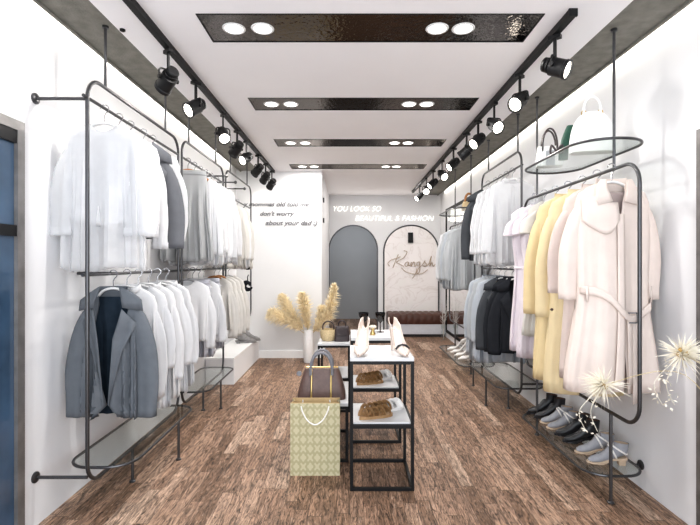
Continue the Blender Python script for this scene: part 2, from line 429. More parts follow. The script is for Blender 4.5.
# ceiling: white middle, grey concrete soffits with a lit slot along each wall
CI = (-1.235, 1.34)
PX0, PX1 = -.77, .972
panels = [(2.266, 2.557), (3.424, 3.70), (4.575, 4.855), (5.735, 6.02)]
cm = MB()
cm.box(CI[0], PX0, Y0, YC, CEIL, CEIL+.05); cm.box(PX1, CI[1], Y0, YC, CEIL, CEIL+.05)
ys = [Y0] + [v for p in panels for v in p] + [YC]
for a, b in zip(ys[::2], ys[1::2]): cm.box(PX0, PX1, a, b, CEIL, CEIL+.05)
struct('ceiling', cm, MT['ceiling'], smooth=False)
struct('ceiling_upper', MB().box(WL-.1, WR+.1, Y0, YC, 2.70, 2.75), MT['ceiling'], smooth=False)
for sx, (a, b), w in (('left', (WL+.06, CI[0]), WL), ('right', (CI[1], WR-.06), WR)):
    s = MB().box(a, b, Y0, YW, CEIL+.008, CEIL+.07)
    lip = a if w < 0 else b
    s.box(lip-.008, lip+.008, Y0, YW, CEIL-.006, CEIL+.07)
    struct('trim_soffit_' + sx, s, MT['concrete'], smooth=False)
    xm = w + (.03 if w < 0 else -.03)
    yend = YP-.02 if w < 0 else YW-.02
    t = thing('cove_light_strip', f'bright warm LED strip in the ceiling slot along the {sx} wall', 'strip light', (xm, 3., CEIL+.06), group='cove light strips')
    MB().box(-.012, .012, Y0-3+.1, yend-3-.25, -.004, .004).build('diffuser', MT['led'], t, smooth=False)
    area_light('cove_lamp_' + sx, (xm, (Y0+yend)/2-.1, CEIL+.045), (0, (-.12 if w < 0 else .12), 0), .04, yend-Y0-.5, 10, (1, .95, .86))

# arch wall with a real arched opening
AX, AR, AS, AT = .06, .447, 1.53, 1.985     # left arch centre, half width, spring height, top height
def arch_pts(cx, r, spring, top, n=28): return [(cx - r*math.cos(PI*k/n), spring + (top-spring)*math.sin(PI*k/n)) for k in range(n+1)]
def arch_wall():
    m = MB(); ap = arch_pts(AX, AR, AS, AT)
    for y in (YW, YW+.12):
        m.add([(WL, y, 0), (AX-AR, y, 0), (AX-AR, y, AS), (WL, y, AS)], [(0, 1, 2, 3)])
        m.add([(AX+AR, y, 0), (WR, y, 0), (WR, y, AS), (AX+AR, y, AS)], [(0, 1, 2, 3)])
        m.add([(WL, y, AS), (AX-AR, y, AS), (WL, y, 2.7)], [(0, 1, 2)]); m.add([(WR, y, AS), (AX+AR, y, AS), (WR, y, 2.7)], [(0, 1, 2)])
        top = [(WL, y, 2.7)] + [(x, y, 2.7) for x, z in ap] + [(WR, y, 2.7)]
        bot = [(AX-AR, y, AS)] + [(x, y, z) for x, z in ap] + [(AX+AR, y, AS)]
        m.grid([top, bot])
    full = [(AX-AR, 0)] + ap + [(AX+AR, 0)]
    m.grid([[(x, YW, z) for x, z in full], [(x, YW+.12, z) for x, z in full]])
    return m
struct('wall_back', arch_wall(), MT['plaster'], smooth=False)
tr = MB().tube([(x, YW-.004, z) for x, z in [(AX-AR, 0)] + arch_pts(AX, AR, AS, AT) + [(AX+AR, 0)]], .012, 6)
struct('trim_1', tr, MT['steel'])
struct('wall_corridor_end', MB().box(WL, WR, YC, YC+.1, 0, 2.7), MT['greywall'], smooth=False)
struct('wall_corridor_left', MB().box(-.75, -.65, YW+.12, YC, 0, 2.7), MT['greywall'], smooth=False)
struct('wall_corridor_right', MB().box(.95, 1.05, YW+.12, YC, 0, 2.7), MT['greywall'], smooth=False)
# left partition block
PXR = -.385
struct('wall_partition', MB().box(WL, PXR, YP, YW, 0, 2.7), MT['plaster'], smooth=False)
struct('baseboard_partition', MB().box(WL, PXR+.012, YP-.012, YW, 0, .10), MT['skirt'], smooth=False)
struct('baseboard_back', MB().box(AX+AR+.01, .615, YW-.012, YW, 0, .10), MT['skirt'], smooth=False)

# doors at the edges of the frame
def door(name, wx, sgn, y0, y1, top, leaf, rail):
    f = MB(); t = .045
    f.box(min(wx, wx+sgn*.03), max(wx, wx+sgn*.03), y1-t, y1, 0, top); f.box(min(wx, wx+sgn*.03), max(wx, wx+sgn*.03), y0, y0+t, 0, top)
    f.box(min(wx, wx+sgn*.03), max(wx, wx+sgn*.03), y0+t, y1-t, top-t, top)
    o = struct(name, f, MT['doorframe'], smooth=False)
    def part(n, m, mat): MB.build(m, n, mat, o, smooth=False)
    a, b = sorted((wx, wx+sgn*.012)); part('door_panel', MB().box(a, b, y0+t, y1-t, 0, top-t), MT[leaf])
    a, b = sorted((wx, wx+sgn*.026)); part('door_rail', MB().box(a, b, y0+t, y1-t, rail, rail+.05), MT['black'])
    part('head_rail', MB().box(a, b, y0+t, y1-t, top-t-.06, top-t), MT['black'])
door('door_1', WL, 1, 1.0, 2.125, 1.95, 'navy', 1.42)
door('door_2', WR, -1, 1.0, 2.165, 1.93, 'darkdoor', 1.42)

# ------------------------------------------------------------------ ceiling panels, downlights, tracks
ordn = ['first', 'second', 'third', 'fourth', 'fifth', 'sixth', 'seventh', 'eighth', 'ninth', 'tenth', 'eleventh', 'twelfth']
for i, (a, b) in enumerate(panels):
    t = thing('ceiling_panel', f'dark hammered mirror panel recessed in the white ceiling, {ordn[i]} from the shop front', 'ceiling panel', ((PX0+PX1)/2, (a+b)/2, CEIL+.012), group='dark ceiling panels')
    w, d = (PX1-PX0)/2, (b-a)/2
    MB().box(-w, w, -d, d, -.012, .012).build('mirror_plate', MT['panelmirror'], t, smooth=False)
    fr = MB(); e = .006
    fr.box(-w, w, -d, -d+e, -.015, -.012); fr.box(-w, w, d-e, d, -.015, -.012); fr.box(-w, -w+e, -d+e, d-e, -.015, -.012); fr.box(w-e, w, -d+e, d-e, -.015, -.012)
    fr.build('edge_frame', MT['black'], t, smooth=False)
    for j, x in enumerate((-.615, -.463, .462, .60)):
        lab = ['outer lamp at the left end', 'inner lamp at the left end', 'inner lamp at the right end', 'outer lamp at the right end'][j]
        q = thing('downlight', f'round recessed downlight, {lab} of the {ordn[i]} dark ceiling panel', 'downlight', (x, (a+b)/2, CEIL), group='recessed downlights')
        MB().lathe([(.046, .0), (.047, -.004), (.058, -.004), (.061, -.001), (.061, .0)], 24, cap=False).build('trim_ring', MT['vase'], q)
        MB().lathe([(.0462, -.0025), (.0462, .0)], 24).build('lens', MT['downlens'], q)
        area_light('downlight_lamp', (x, (a+b)/2, CEIL-.008), (0, 0, 0), .09, .09, 5.5, (1, .97, .93), 'DISK')

def track(x, y0, y1, side):
    t = thing('lighting_track', f'long black ceiling lighting track on the {side} side of the shop', 'lighting track', (x, y0, CEIL), group='lighting tracks')
    m = MB().box(-.018, .018, 0, y1-y0, -.034, 0); m.build('rail', MT['black'], t, smooth=False)
    MB().box(-.021, .021, -.012, 0, -.037, 0).build('end_cap', MT['black'], t, smooth=False)
track(-1.03, 1.0, 6.14, 'left'); track(1.09, 2.23, 7.9, 'right')

def spot(x, y, yaw, pitch, side, i, on):
    """yaw: where the lamp points in plan (0 = towards +y), pitch: downwards"""
    t = thing('track_spotlight', f'black cylinder spotlight on the {side} ceiling track, {ordn[i]} from the shop front', 'spotlight', (x, y, CEIL-.034), yaw, group='track spotlights'); t.scale = (.88, .88, .95)
    st = MB().box(-.018, .018, -.035, .035, -.02, 0); st.box(-.006, .006, -.009, .009, -.125, -.02); st.build('stem', MT['blackpl'], t, smooth=False)
    y_ = MB(); ax = -.175
    y_.tube(fillet([(-.062, 0, ax), (-.062, 0, -.122), (.062, 0, -.122), (.062, 0, ax)], .02, 4), .006, 6)
    y_.lathe([(.012, -.008), (.012, .008)], 10, (-.060, 0, ax), 'x'); y_.lathe([(.012, -.008), (.012, .008)], 10, (.060, 0, ax), 'x')
    y_.build('yoke', MT['blackpl'], t)
    hd = MB().lathe([(.036, .075), (.040, .070), (.040, .058), (.034, .056), (.034, .050), (.042, .048), (.042, .036), (.036, .034), (.036, .028), (.050, .024), (.051, -.062), (.055, -.066), (.055, -.085), (.046, -.085), (.044, -.072)], 22, axis='y', cap=False)
    hd.lathe([(.001, .0751), (.036, .075)], 22, axis='y', cap=False)
    hm = Matrix.Translation((0, 0, ax)) @ Matrix.Rotation(-pitch, 4, 'X')
    o = hd.build('housing', MT['blackpl'], t); o.matrix_local = hm
    # housing axis: lathe 'y' maps profile height h to -h on y, so the open end (-.085) faces +y
    le = MB().lathe([(.0445, -.070), (.0445, -.074)], 22, axis='y').build('lens', MT['lens'] if on else MT['chrome'], o)
    l = bpy.data.lights.new('spot_lamp', 'SPOT'); l.energy = 5.5 if y < 5 else 3.; l.spot_size = math.radians(75); l.spot_blend = .8; l.color = (1, .95, .87); l.shadow_soft_size = .04
    lo = bpy.data.objects.new('spot_lamp', l); COL.objects.link(lo)
    d = Vector((-math.sin(yaw)*math.cos(pitch), math.cos(yaw)*math.cos(pitch), -math.sin(pitch)))
    c = Vector((x, y, CEIL-.034+ax)) + d*.10
    lo.location = c; lo.rotation_euler = d.to_track_quat('-Z', 'Y').to_euler()
D = math.radians
R_sp = [(2.42, 228, 26), (2.92, 130, 32), (3.44, 190, 30), (3.87, 120, 35), (4.25, 60, 35), (4.79, 110, 35), (5.39, 200, 30), (5.97, 110, 35), (6.5, 170, 30), (7.15, 120, 35)]
L_sp = [(2.58, 50, 28), (3.04, 145, 32), (3.69, 208, 40), (4.15, 50, 35), (4.53, 150, 30), (5.1, 60, 35), (5.55, 45, 35), (6.0, 45, 35)]
for i, (y, a, p) in enumerate(R_sp): spot(1.09, y, D(a), D(p), 'right', i, True)
for i, (y, a, p) in enumerate(L_sp): spot(-1.03, y, D(a), D(p), 'left', i, True)
t = tag(MB().lathe([(.008, -.02), (.014, -.016), (.014, 0)], 14, (-1.21+.0, 2.42, CEIL+.008)).build('ceiling_sensor', MT['black']), 'tiny black sensor on the grey soffit above the sheer blouses', 'sensor')

# ------------------------------------------------------------------ clothes racks
TR = .0095
def flange(m, wx, y, z, sgn): m.lathe([(.027, 0), (.027, .007*sgn), (.021, .012*sgn), (.010, .014*sgn)], 18, (wx, y, z), 'x')
def rack(label, X, y0, y1, z0, z1, rods, feet=(), rails=(), wx=None, brackets=(), group='tube steel clothes racks'):
    o = thing('clothes_rack', label, 'clothes rack', (X, (y0+y1)/2, z0), group=group); off = o.location
    MB().tube(fillet([(X, y0, z0), (X, y1, z0), (X, y1, z1), (X, y0, z1)], .11, 8, True), TR, 10, True).build('frame', MT['steel'], o, off)
    for y in rods: MB().tube([(X, y, z1), (X, y, CEIL+.006)], .0075, 8).lathe([(.016, -.012), (.016, 0)], 12, (X, y, CEIL+.006)).build('ceiling_rod', MT['steel'], o, off)
    for y in feet: MB().tube([(X, y, 0), (X, y, z0)], .009, 8).lathe([(.018, 0), (.018, .006), (.0125, .012)], 12, (X, y, 0)).build('foot', MT['steel'], o, off)
    for z, a, b in rails: MB().tube([(X, a, z), (X, b, z)], .0085, 8).build('hanging_rail', MT['steel'], o, off)
    for y, z in brackets:
        m = MB().tube([(wx, y, z), (X, y, z)], .0085, 8); flange(m, wx, y, z, 1 if wx < 0 else -1); m.build('wall_bracket', MT['steel'], o, off)
    return o
XL, XR = -1.29, 1.41
rack('tall dark steel clothes rack by the blue door with blouses over a grey coat', XL, 2.235, 3.42, .20, 2.22, (2.40, 3.18), (2.70,), ((2.11, 2.2, 3.42),), WL, ((2.235, 2.105), (2.235, .245)))
rack('tall dark steel clothes rack in the middle of the left wall holding wooden hangers', XL, 3.49, 4.63, .20, 2.25, (3.64, 4.37), (4.0,), ((2.11, 3.49, 4.63),))
rack('dark steel clothes rack at the far end of the left wall beside the wall lettering', XL, 4.72, 5.92, .60, 2.27, (4.9, 5.7), (), ((2.0, 4.72, 5.92),), WL, ((5.92, 1.25),))
rack('low dark steel clothes rack on the right wall holding pink and yellow coats', XR, 2.215, 3.68, .49, 1.80, (2.43, 3.43), (2.46, 3.43), (), WR, ())
rack('tall steel clothes rack along the right wall with white shirts above dark jackets', XR, 3.74, 4.86, .20, 2.23, (3.82, 4.63), (4.05,), ((2.10, 3.72, 4.86), (1.24, 3.72, 4.86)), WR, ((3.74, .30), (4.86, .30)))
rack('low dark steel clothes rack beside the mirror with grey and blue shirts', XR, 5.15, 6.45, .49, 1.80, (5.3, 6.1), (5.3, 6.1), (), WR, ())
# the long lower rail on the left
t = thing('clothes_rail', 'long horizontal dark steel rail joining the left racks at waist height with a ball end', 'clothes rail', (XL-.024, 2.235, 1.238))
MB().tube([(0, 0, 0), (0, 3.5, 0)], .0085, 8).build('rail', MT['steel'], t)
MB().lathe([(.004, -.02), (.018, -.012), (.022, 0), (.018, .012), (.004, .02)], 14, (0, 3.5, 0)).build('ball_end', MT['steel'], t)
MB().tube([(0, 2.9, 0), (WL-XL+.024, 2.9, 0)], .009, 8).build('wall_bracket', MT['steel'], t)
MB().tube([(0, .35, 0), (WL-XL+.024, .35, 0)], .009, 8).build('wall_bracket', MT['steel'], t)
# peg arms sticking out of the wall at the far left rack
for i, y in enumerate((4.28, 4.62, 5.02)):
    o = thing('peg_arm', f'thin wall peg near the ceiling at the far left rack, {ordn[i]} from the front', 'peg', (WL, y, 2.11+.004), group='wall pegs on the left')
    MB().tube([(0, 0, 0), (.385, 0, 0)], .007, 8).build('rod', MT['steel'], o)
    MB().lathe([(.003, -.016), (.014, -.01), (.018, 0), (.014, .01), (.003, .016)], 12, (.385, 0, 0), 'x').build('ball_end', MT['steel'], o)
for i, (z, w) in enumerate(((1.83, 'above'), (1.0, 'below'))):
    o = thing('peg_arm', f'short dark wall peg {w} the lower rail end beside the far left rack', 'peg', (WL, 5.86, z), group='short wall pegs on the left')
    MB().tube([(0, 0, 0), (.11, 0, 0)], .007, 8).build('rod', MT['steel'], o)
    MB().lathe([(.003, -.016), (.014, -.01), (.018, 0), (.014, .01), (.003, .016)], 12, (.11, 0, 0), 'x').build('ball_end', MT['steel'], o)
for i, (z, w) in enumerate(((1.285, 'on top of'), (1.02, 'hung below'))):
    o = thing('hair_accessory', f'small black curled hair accessory {w} the far end of the left rail', 'hair accessory', (XL+.03, 5.60, z), group='black hair accessories')
    m = MB().tube(catmull([(.06*math.cos(a)*(.4+.6*k/14), .01*math.sin(3*a), .06*math.sin(a)*(.4+.6*k/14)) for k in range(15) for a in [k*.42]], 3), [.012+.02*math.sin(PI*k/42) for k in range(43)], 8)
    m.build('curl', MT['ink'], o)
    MB().tube([(0, 0, .05), (0, -.005, .10), (.01, 0, .13)], .006, 6).build('loop', MT['ink'], o)

# glass shelves with a tube rim
def oval_loop(x0, x1, y0, y1, z, r): return fillet([(x0, y0, z), (x1, y0, z), (x1, y1, z), (x0, y1, z)], r, 10, True)
def glass_shelf(name, label, x0, x1, y0, y1, z, r, feet=(), brackets=(), wx=None, group=None, tube=.0075):
    o = thing(name, label, 'shelf', ((x0+x1)/2, (y0+y1)/2, z), group=group); off = o.location
    lp = oval_loop(x0, x1, y0, y1, z, r)
    MB().tube(lp, tube, 8, True).build('rim', MT['steel'], o, off)
    inner = oval_loop(x0+.006, x1-.006, y0+.006, y1-.006, z, r-.006)
    MB().prism([(p.x, p.y) for p in inner], z+.004, z+.010).build('glass_sheet', MT['glass'], o, off, smooth=False)
    for x, y in feet: MB().tube([(x, y, 0), (x, y, z)], .0085, 8).lathe([(.017, 0), (.017, .006), (.011, .01)], 12, (x, y, 0)).build('foot', MT['steel'], o, off)
    for y in brackets:
        xe = x1 if wx > 0 else x0
        m = MB().tube([(wx, y, z), (xe, y, z)], .0075, 8); flange(m, wx, y, z, 1 if wx < 0 else -1); m.build('wall_bracket', MT['steel'], o, off)
    return o
G1 = 'low glass shelves under the racks'
glass_shelf('glass_shelf', 'low glass shelf with dark tube rim under the grey coat by the left wall', -1.475, -1.13, 2.33, 3.34, .25, .13, (( -1.13, 3.0),), (3.2,), WL, G1)
glass_shelf('glass_shelf', 'low glass shelf with dark tube rim beside the white platform by the left wall', -1.475, -1.15, 3.68, 4.55, .25, .10, ((-1.15, 4.05),), (4.3,), WL, G1)
glass_shelf('glass_shelf', 'low glass shelf with dark tube rim carrying boots by the right wall', 1.30, 1.64, 2.48, 3.52, .135, .13, (), (2.62, 3.3), WR, G1)
glass_shelf('glass_shelf', 'low glass shelf with dark tube rim under the dark jackets by the right wall', 1.235, 1.64, 3.80, 4.80, .245, .10, ((1.235, 4.13), (1.30, 4.80)), (), WR, G1)
glass_shelf('glass_shelf', 'low glass shelf with dark tube rim carrying white heels at the far right', 1.24, 1.64, 5.1, 6.4, .13, .12, (), (5.3, 6.2), WR, G1)
G2 = 'oval glass hat shelves'
glass_shelf('oval_shelf', 'oval glass hat shelf with dark tube rim above the pink coats', 1.185, 1.56, 2.30, 3.22, 1.93, .20, (), (), WR, G2)
glass_shelf('oval_shelf', 'oval glass hat shelf with dark tube rim above the grey and blue shirts', 1.185, 1.60, 5.2, 6.2, 1.93, .20, (), (), WR, G2)

# ------------------------------------------------------------------ garments
def hanger(X, y, zr, kind, label, group, yaw=0., half=.19):
    """hook over the rail and a sloping shoulder bar; rail centre at (X, y, zr)"""
    drop = .075
    o = thing('coat_hanger', label, 'hanger', (X, y, zr-drop), yaw, group)
    hk = [(0, 0, .0), (0, 0, .035)] + [(-.022*math.sin(a), 0, drop-.002+.020-.022*math.cos(a)-.013) for a in [D(k) for k in range(150, 15, -15)]]
    hk = [(0, 0, 0), (0, 0, .038), (.006, 0, .052)] + [(.0215*math.cos(a), 0, drop+.0215*math.sin(a)) for a in [D(-60 + k*22) for k in range(12)]]
    MB().tube(hk, .0028, 6).build('hook', MT['chrome'], o)
    mat = MT[{'w': 'hangwhite', 'o': 'hangwood', 'g': 'hanggrey'}[kind]]
    r = .007 if kind != 'o' else .012
    pts = catmull([(-half, .012, -.075), (-half*.6, .004, -.042), (-.05, 0, -.012), (0, 0, 0), (.05, 0, -.012), (half*.6, .004, -.042), (half, .012, -.075)], 4)
    MB().tube(pts, r, 8, flat=1.4).build('shoulder_bar', mat, o)
    return o

class Cut:
    """the shape of a garment body: half width and half depth by distance s from the top"""
    def __init__(s, L, sw=.18, nw=.07, drop=.055, chest=.185, hem=.21, d0=.026, d1=.050, dh=.055, fold=.05, nf=9, seed=0, waist=None, droop=.0):
        s.L, s.nf, s.fold, s.droop = L, nf, fold, droop
        s.W = [(0, nw), (drop*.5, (nw+sw)*.52), (drop, sw*.97), (drop+.05, max(sw, chest)*.99), (.22, chest)] + ([(waist[0], waist[1])] if waist else []) + [(L, hem)]
        s.Dp = [(0, .02), (drop, d0), (.2, d1), (L, dh)]
        rng = random.Random(seed); s.ph = [rng.uniform(0, 6.28) for _ in range(6)]; s.seed = seed
    def w(s, q): return lerp_table(s.W, q)
    def d(s, q): return lerp_table(s.Dp, q)
    def pt(s, a, q):
        w, d = s.w(q), s.d(q); ca, sa = math.cos(a), math.sin(a); p = .8
        x = w*math.copysign(abs(ca)**p, ca); y = d*math.copysign(abs(sa)**p, sa)
        t = max(0, (q-.12)/max(.1, s.L-.12)); A = s.fold*(.15+t)*min(1, t*6+.1)
        r = A*(math.sin(s.nf*a+s.ph[0]+.8*t) + .6*math.sin((s.nf*2-3)*a+s.ph[1]-t) + .35*math.sin((s.nf*3+1)*a+s.ph[2]+.5*t))
        return x*(1+.25*r), y + .26*r*math.copysign(abs(sa)**.4, sa), s.L-q + .05*r*t
    def fy(s, x, q):
        w, d = s.w(q), s.d(q); u = min(.995, abs(x)/w)
        ca = math.copysign(u**(1/.8), x); a = -math.acos(max(-1, min(1, ca)))
        return s.pt(a, q)[1]

def levels(L, drop, n=16):
    base = [0, drop*.25, drop*.5, drop*.75, drop, drop+.02, drop+.05]
    st = drop+.05
    return base + [st+(L-st)*(k/n) for k in range(1, n+1)]

def body_mesh(c, drop=.055, n=84, scoop=.045, gap=None, hemwave=0.):
    """gap(s) -> half width of an open front; None = closed all round"""
    m = MB(); rows = []
    for q in levels(c.L, drop):
        row = []
        if gap:
            u = min(.98, max(.003, gap(q)/c.w(q))); a0 = math.acos(min(1., u**(1/.8))) ; a0 = -a0; tot = 2*PI-(2*(PI/2+a0))
            angs = [a0 + tot*k/n for k in range(n+1)]
        else: angs = [-PI/2 + 2*PI*k/n for k in range(n)]
        for a in angs:
            x, y, z = c.pt(a, q)
            if scoop:
                f = max(0, -math.sin(a))**2 * max(0, 1-q/.10) * max(0, 1-(abs(x)/.12)**2); z -= scoop*f
            if hemwave: z += hemwave*math.sin(3*a+c.ph[2])*(q/c.L)**3
            row.append((x, y, z))
        rows.append(row)
    if gap: m.grid(rows)
    else: m.rings(rows, False, False)
    return m

def sleeve_mesh(c, side, length, r0=.062, r1=.05, out=.035, fwd=-.01, n=24, flat=.62, drop=.055, wr=.06, seed=0, flare=0., bend=.0):
    m = MB(); sw = c.w(drop); top = Vector((side*(sw-.035), 0, c.L-drop-.035)); rows = []; K = 16
    rng = random.Random(seed+11); p1, p2 = rng.uniform(0, 6), rng.uniform(0, 6)
    for i in range(K+1):
        t = i/K
        ctr = top + Vector((side*(out*math.sin(min(1, t*1.6)*PI/2)*1.0 + .02*t + bend*math.sin(PI*t)), fwd*t, -length*t + .02*(1-t)))
        r = r0+(r1-r0)*t + flare*max(0, t-.6)/.4
        r *= (.6, .86, .95, 1.)[i] if i < 4 else 1.
        row = []
        for k in range(n):
            a = 2*PI*k/n
            wv = 1+wr*(math.sin(3*a+p1+t*2.5)+.7*math.sin(5*a+p2-t*2)+.35*math.sin(2*a+p2+t*15))*(.25+t)
            # ring tilted so the sleeve head follows the shoulder
            tilt = (1-t)**2*.035
            row.append((ctr.x+math.cos(a)*r*wv, ctr.y+math.sin(a)*r*flat*wv, ctr.z - side*math.cos(a)*tilt))
        rows.append(row)
    m.rings(rows, True, False)
    return m, rows[-1]

def cuff_mesh(ring, h, grow=1.03):
    cx = sum(p[0] for p in ring)/len(ring); cy = sum(p[1] for p in ring)/len(ring); cz = sum(p[2] for p in ring)/len(ring)
    def rr(k, dz): return [(cx+(p[0]-cx)*k, cy+(p[1]-cy)*k, p[2]+dz) for p in ring]
    return MB().rings([rr(grow*.985, h), rr(grow, h*.97), rr(grow, h*.5), rr(grow*1.005, 0)], False, False)

def patch(c, left, right, lift=.008, n=6):
    """cloth panel lying on the front of the body between two outlines given as (x, s) lists"""
    rows = []
    for a, b in zip(left, right):
        row = []
        for k in range(n+1):
            t = k/n; x = a[0]+(b[0]-a[0])*t; q = a[1]+(b[1]-a[1])*t
            row.append((x, c.fy(x, max(.02, q))-lift, c.L-q))
        rows.append(row)
    return MB().grid(rows)

def mirror_pts(p): return [(-x, q) for x, q in p]
def collar_stand(c, h=.03, r=1.15, gapdeg=25):
    rows = []
    for j in range(3):
        t = j/2; row = []
        for k in range(25):
            a = -PI/2 + D(gapdeg) + (2*PI-2*D(gapdeg))*k/24
            row.append((c.w(0)*r*(1-.12*t)*math.cos(a), .038*(1-.05*t)*math.sin(a), c.L-.012+h*t - .03*max(0, -math.sin(a))*(1-.2*t)))
        rows.append(row)
    return MB().grid(rows)
def buttons(c, xs, r=.008):
    m = MB()
    for x, q in xs: m.lathe([(r*.6, .006), (r, .004), (r, 0)], 10, (x, c.fy(x, q)-.006, c.L-q), 'y')
    return m

GCOUNT = {}
def garment(style, X, y, zr, mat, label, cat, L, group, yaw=0., seed=0, hang='w', hlabel=None, hgroup='hangers on the racks', name=None, **kw):
    """hang one garment of a style on a rail"""
    top = zr-.075-.006
    M = MT[mat]
    names = dict(shirt='shirt', blouse='blouse', coat='coat', jacket='jacket', dress='dress', skirt='skirt', trench='trench_coat', top='top')
    o = thing(name or names[style], label, cat, (X, y, top-L), yaw, group)
    sw = kw.get('sw', .165)
    if style in ('shirt', 'blouse', 'top'):
        c = Cut(L, sw=sw, chest=sw+.012, hem=kw.get('hem', sw+.03), d1=.036, dh=.038, fold=kw.get('fold', .12), seed=seed, nf=kw.get('nf', 9))
        body_mesh(c, hemwave=.012).build('body', M, o, solid=.002)
        sl = kw.get('sleeve', .5)
        for s in (-1, 1):
            m, ring = sleeve_mesh(c, s, sl, r0=.046, r1=kw.get('cuff', .036), seed=seed+s, wr=.22, flat=.42, out=.034, flare=kw.get('flare', 0.), bend=.012)
            sv = m.build('sleeve', M, o, solid=.002)
            if kw.get('cuffs', True): cuff_mesh(ring, .04, .97).build('cuff', M, sv, solid=.002)
        if style == 'shirt':
            collar_stand(c).build('collar', M, o, solid=.003)
            patch(c, [(-.014, .06+k*(L-.07)/10) for k in range(11)], [(.014, .06+k*(L-.07)/10) for k in range(11)], .005, 2).build('placket', M, o, solid=.002)
        if kw.get('slip'):
            c2 = Cut(L, sw=sw-.01, chest=sw, hem=sw+.012, d1=.038, dh=.04, fold=.05, seed=seed+3)
            rows = []
            for q in [v*kw['slip']/L for v in levels(L, .055)]:
                rows.append([(x, y_*.45, z - .02 - .05*(q/kw['slip'])**4*abs(math.cos(a*1)) * -1) for a in [2*PI*k/48 for k in range(48)] for x, y_, z in [c2.pt(a, q)]])
            MB().rings(rows, False, False).build('inner_slip', MT['white'], o, solid=.002)
    elif style in ('coat', 'jacket'):
        c = Cut(L, sw=sw, chest=kw.get('chest', sw-.012), hem=kw.get('hem', sw), d0=.04, d1=.055, dh=.055, fold=kw.get('fold', .05), seed=seed, nf=5)
        vlen = kw.get('vlen', .40); g0 = kw.get('gap', .075); g1 = kw.get('hemgap', .03)
        gap = lambda q: g0*max(0, 1-q/vlen) + .004 + (g1*(q-vlen)/(L-vlen) if q > vlen else 0)
        body_mesh(c, gap=gap, scoop=.02).build('body', M, o, solid=.004)
        rows = []
        for q in levels(L, .055)[3:]:
            w = c.w(q)*.88; rows.append([(w*(k/8-1), c.d(q)*.62*(1-.5*abs(k/8-1)**2)+.008*math.sin(k*1.3+seed), L-q) for k in range(17)])
        MB().grid(rows).build('lining', MT[kw.get('lining', 'ink')], o, solid=.002)
        for s in (-1, 1):
            m, ring = sleeve_mesh(c, s, kw.get('sleeve', .55), r0=.056, r1=.050, seed=seed+s, wr=.08, flat=.6, out=kw.get('sout', .05), bend=.012)
            sv = m.build('sleeve', M, o, solid=.003)
            cl = [(.066, -.012), (.078, .02), (.09, .055), (.10, .092)]; cr2 = [(.072, -.016), (.14, .012), (.215, .055), (.225, .112)]
            fl = (lambda p: p) if s > 0 else mirror_pts
            k2 = sw/.20
            sc = lambda p: [(x*k2, q) for x, q in p]
            patch(c, fl(sc(cl)), fl(sc(cr2)), .016).build('collar', M, o, solid=.004)
            ll = [(.098, .098), (.080, .16), (.05, .25), (.012, vlen-.01)]; lr = [(.192, .175), (.158, .235), (.105, .32), (.018, vlen)]
            patch(c, fl(sc(ll)), fl(sc(lr)), .018).build('lapel', M, o, solid=.004)
        # back of the neck
        rows = [[(c.w(0)*1.05*math.cos(a), .03*math.sin(a)+.006*j, L-.006+.022*(1-j)) for a in [PI*k/12 for k in range(13)]] for j in (0, 1, 2)]
        MB().grid(rows).build('neck_collar', M, o, solid=.003)
    elif style == 'trench':
        c = Cut(L, sw=sw, nw=.08, chest=sw+.012, hem=kw.get('hem', sw+.05), d0=.04, d1=.06, dh=.075, fold=kw.get('fold', .04), seed=seed, nf=5, waist=(.56, sw+.004), drop=.06)
        gap = lambda q: .055*max(0, 1-q/.22) + .003 + (.034*max(0, q-.62)/(L-.62))
        body_mesh(c, gap=gap, scoop=.03).build('body', M, o, solid=.004)
        rows = []
        for q in levels(L, .06)[3:]:
            w = c.w(q)*.86; rows.append([(w*(k/8-1), c.d(q)*.3*(1-.5*abs(k/8-1)**2)+.006*math.sin(k*1.3+seed), L-q) for k in range(17)])
        MB().grid(rows).build('lining', MT[kw.get('lining', 'blushlining')], o, solid=.002)
        for s in (-1, 1):
            m, ring = sleeve_mesh(c, s, kw.get('sleeve', .52), r0=.056, r1=.050, seed=seed+s, wr=.06, flat=.66, out=.050, fwd=.035, drop=.06, bend=.012)
            sv = m.build('sleeve', M, o, solid=.003)
            if kw.get('cuffs', True): cuff_mesh(ring, .065, 1.035).build('cuff', M, sv, solid=.003)
            fl = (lambda p: p) if s > 0 else mirror_pts
            patch(c, fl([(.052, -.012), (.05, .03), (.04, .07), (.03, .105)]), fl([(.082, -.014), (.105, .03), (.115, .08), (.105, .125)]), .018).build('collar', M, o, solid=.004)
        if kw.get('flap', True):
            # storm flap over the chest, curved lower edge
            xs = [-.178+.022*k for k in range(9)]
            low = [.205, .225, .240, .255, .270, .275, .268, .245, .200]
            patch(c, [(x, .075 if x < -.06 else .11) for x in xs], list(zip(xs, low)), .014, 8).build('storm_flap', M, o, solid=.004)
        patch(c, [(-.012-.03*(k/12)**3, .17+k*(L-.185)/12) for k in range(13)], [(.026-.02*(k/12)**3, .17+k*(L-.185)/12) for k in range(13)], .010, 3).build('front_band', M, o, solid=.003)
        rows = [[(c.w(0)*1.0*math.cos(a), .034*math.sin(a)+.004*j, L-.002+.03*(1-j)) for a in [PI*k/12 for k in range(13)]] for j in (0, 1, 2)]
        MB().grid(rows).build('neck_collar', M, o, solid=.003)
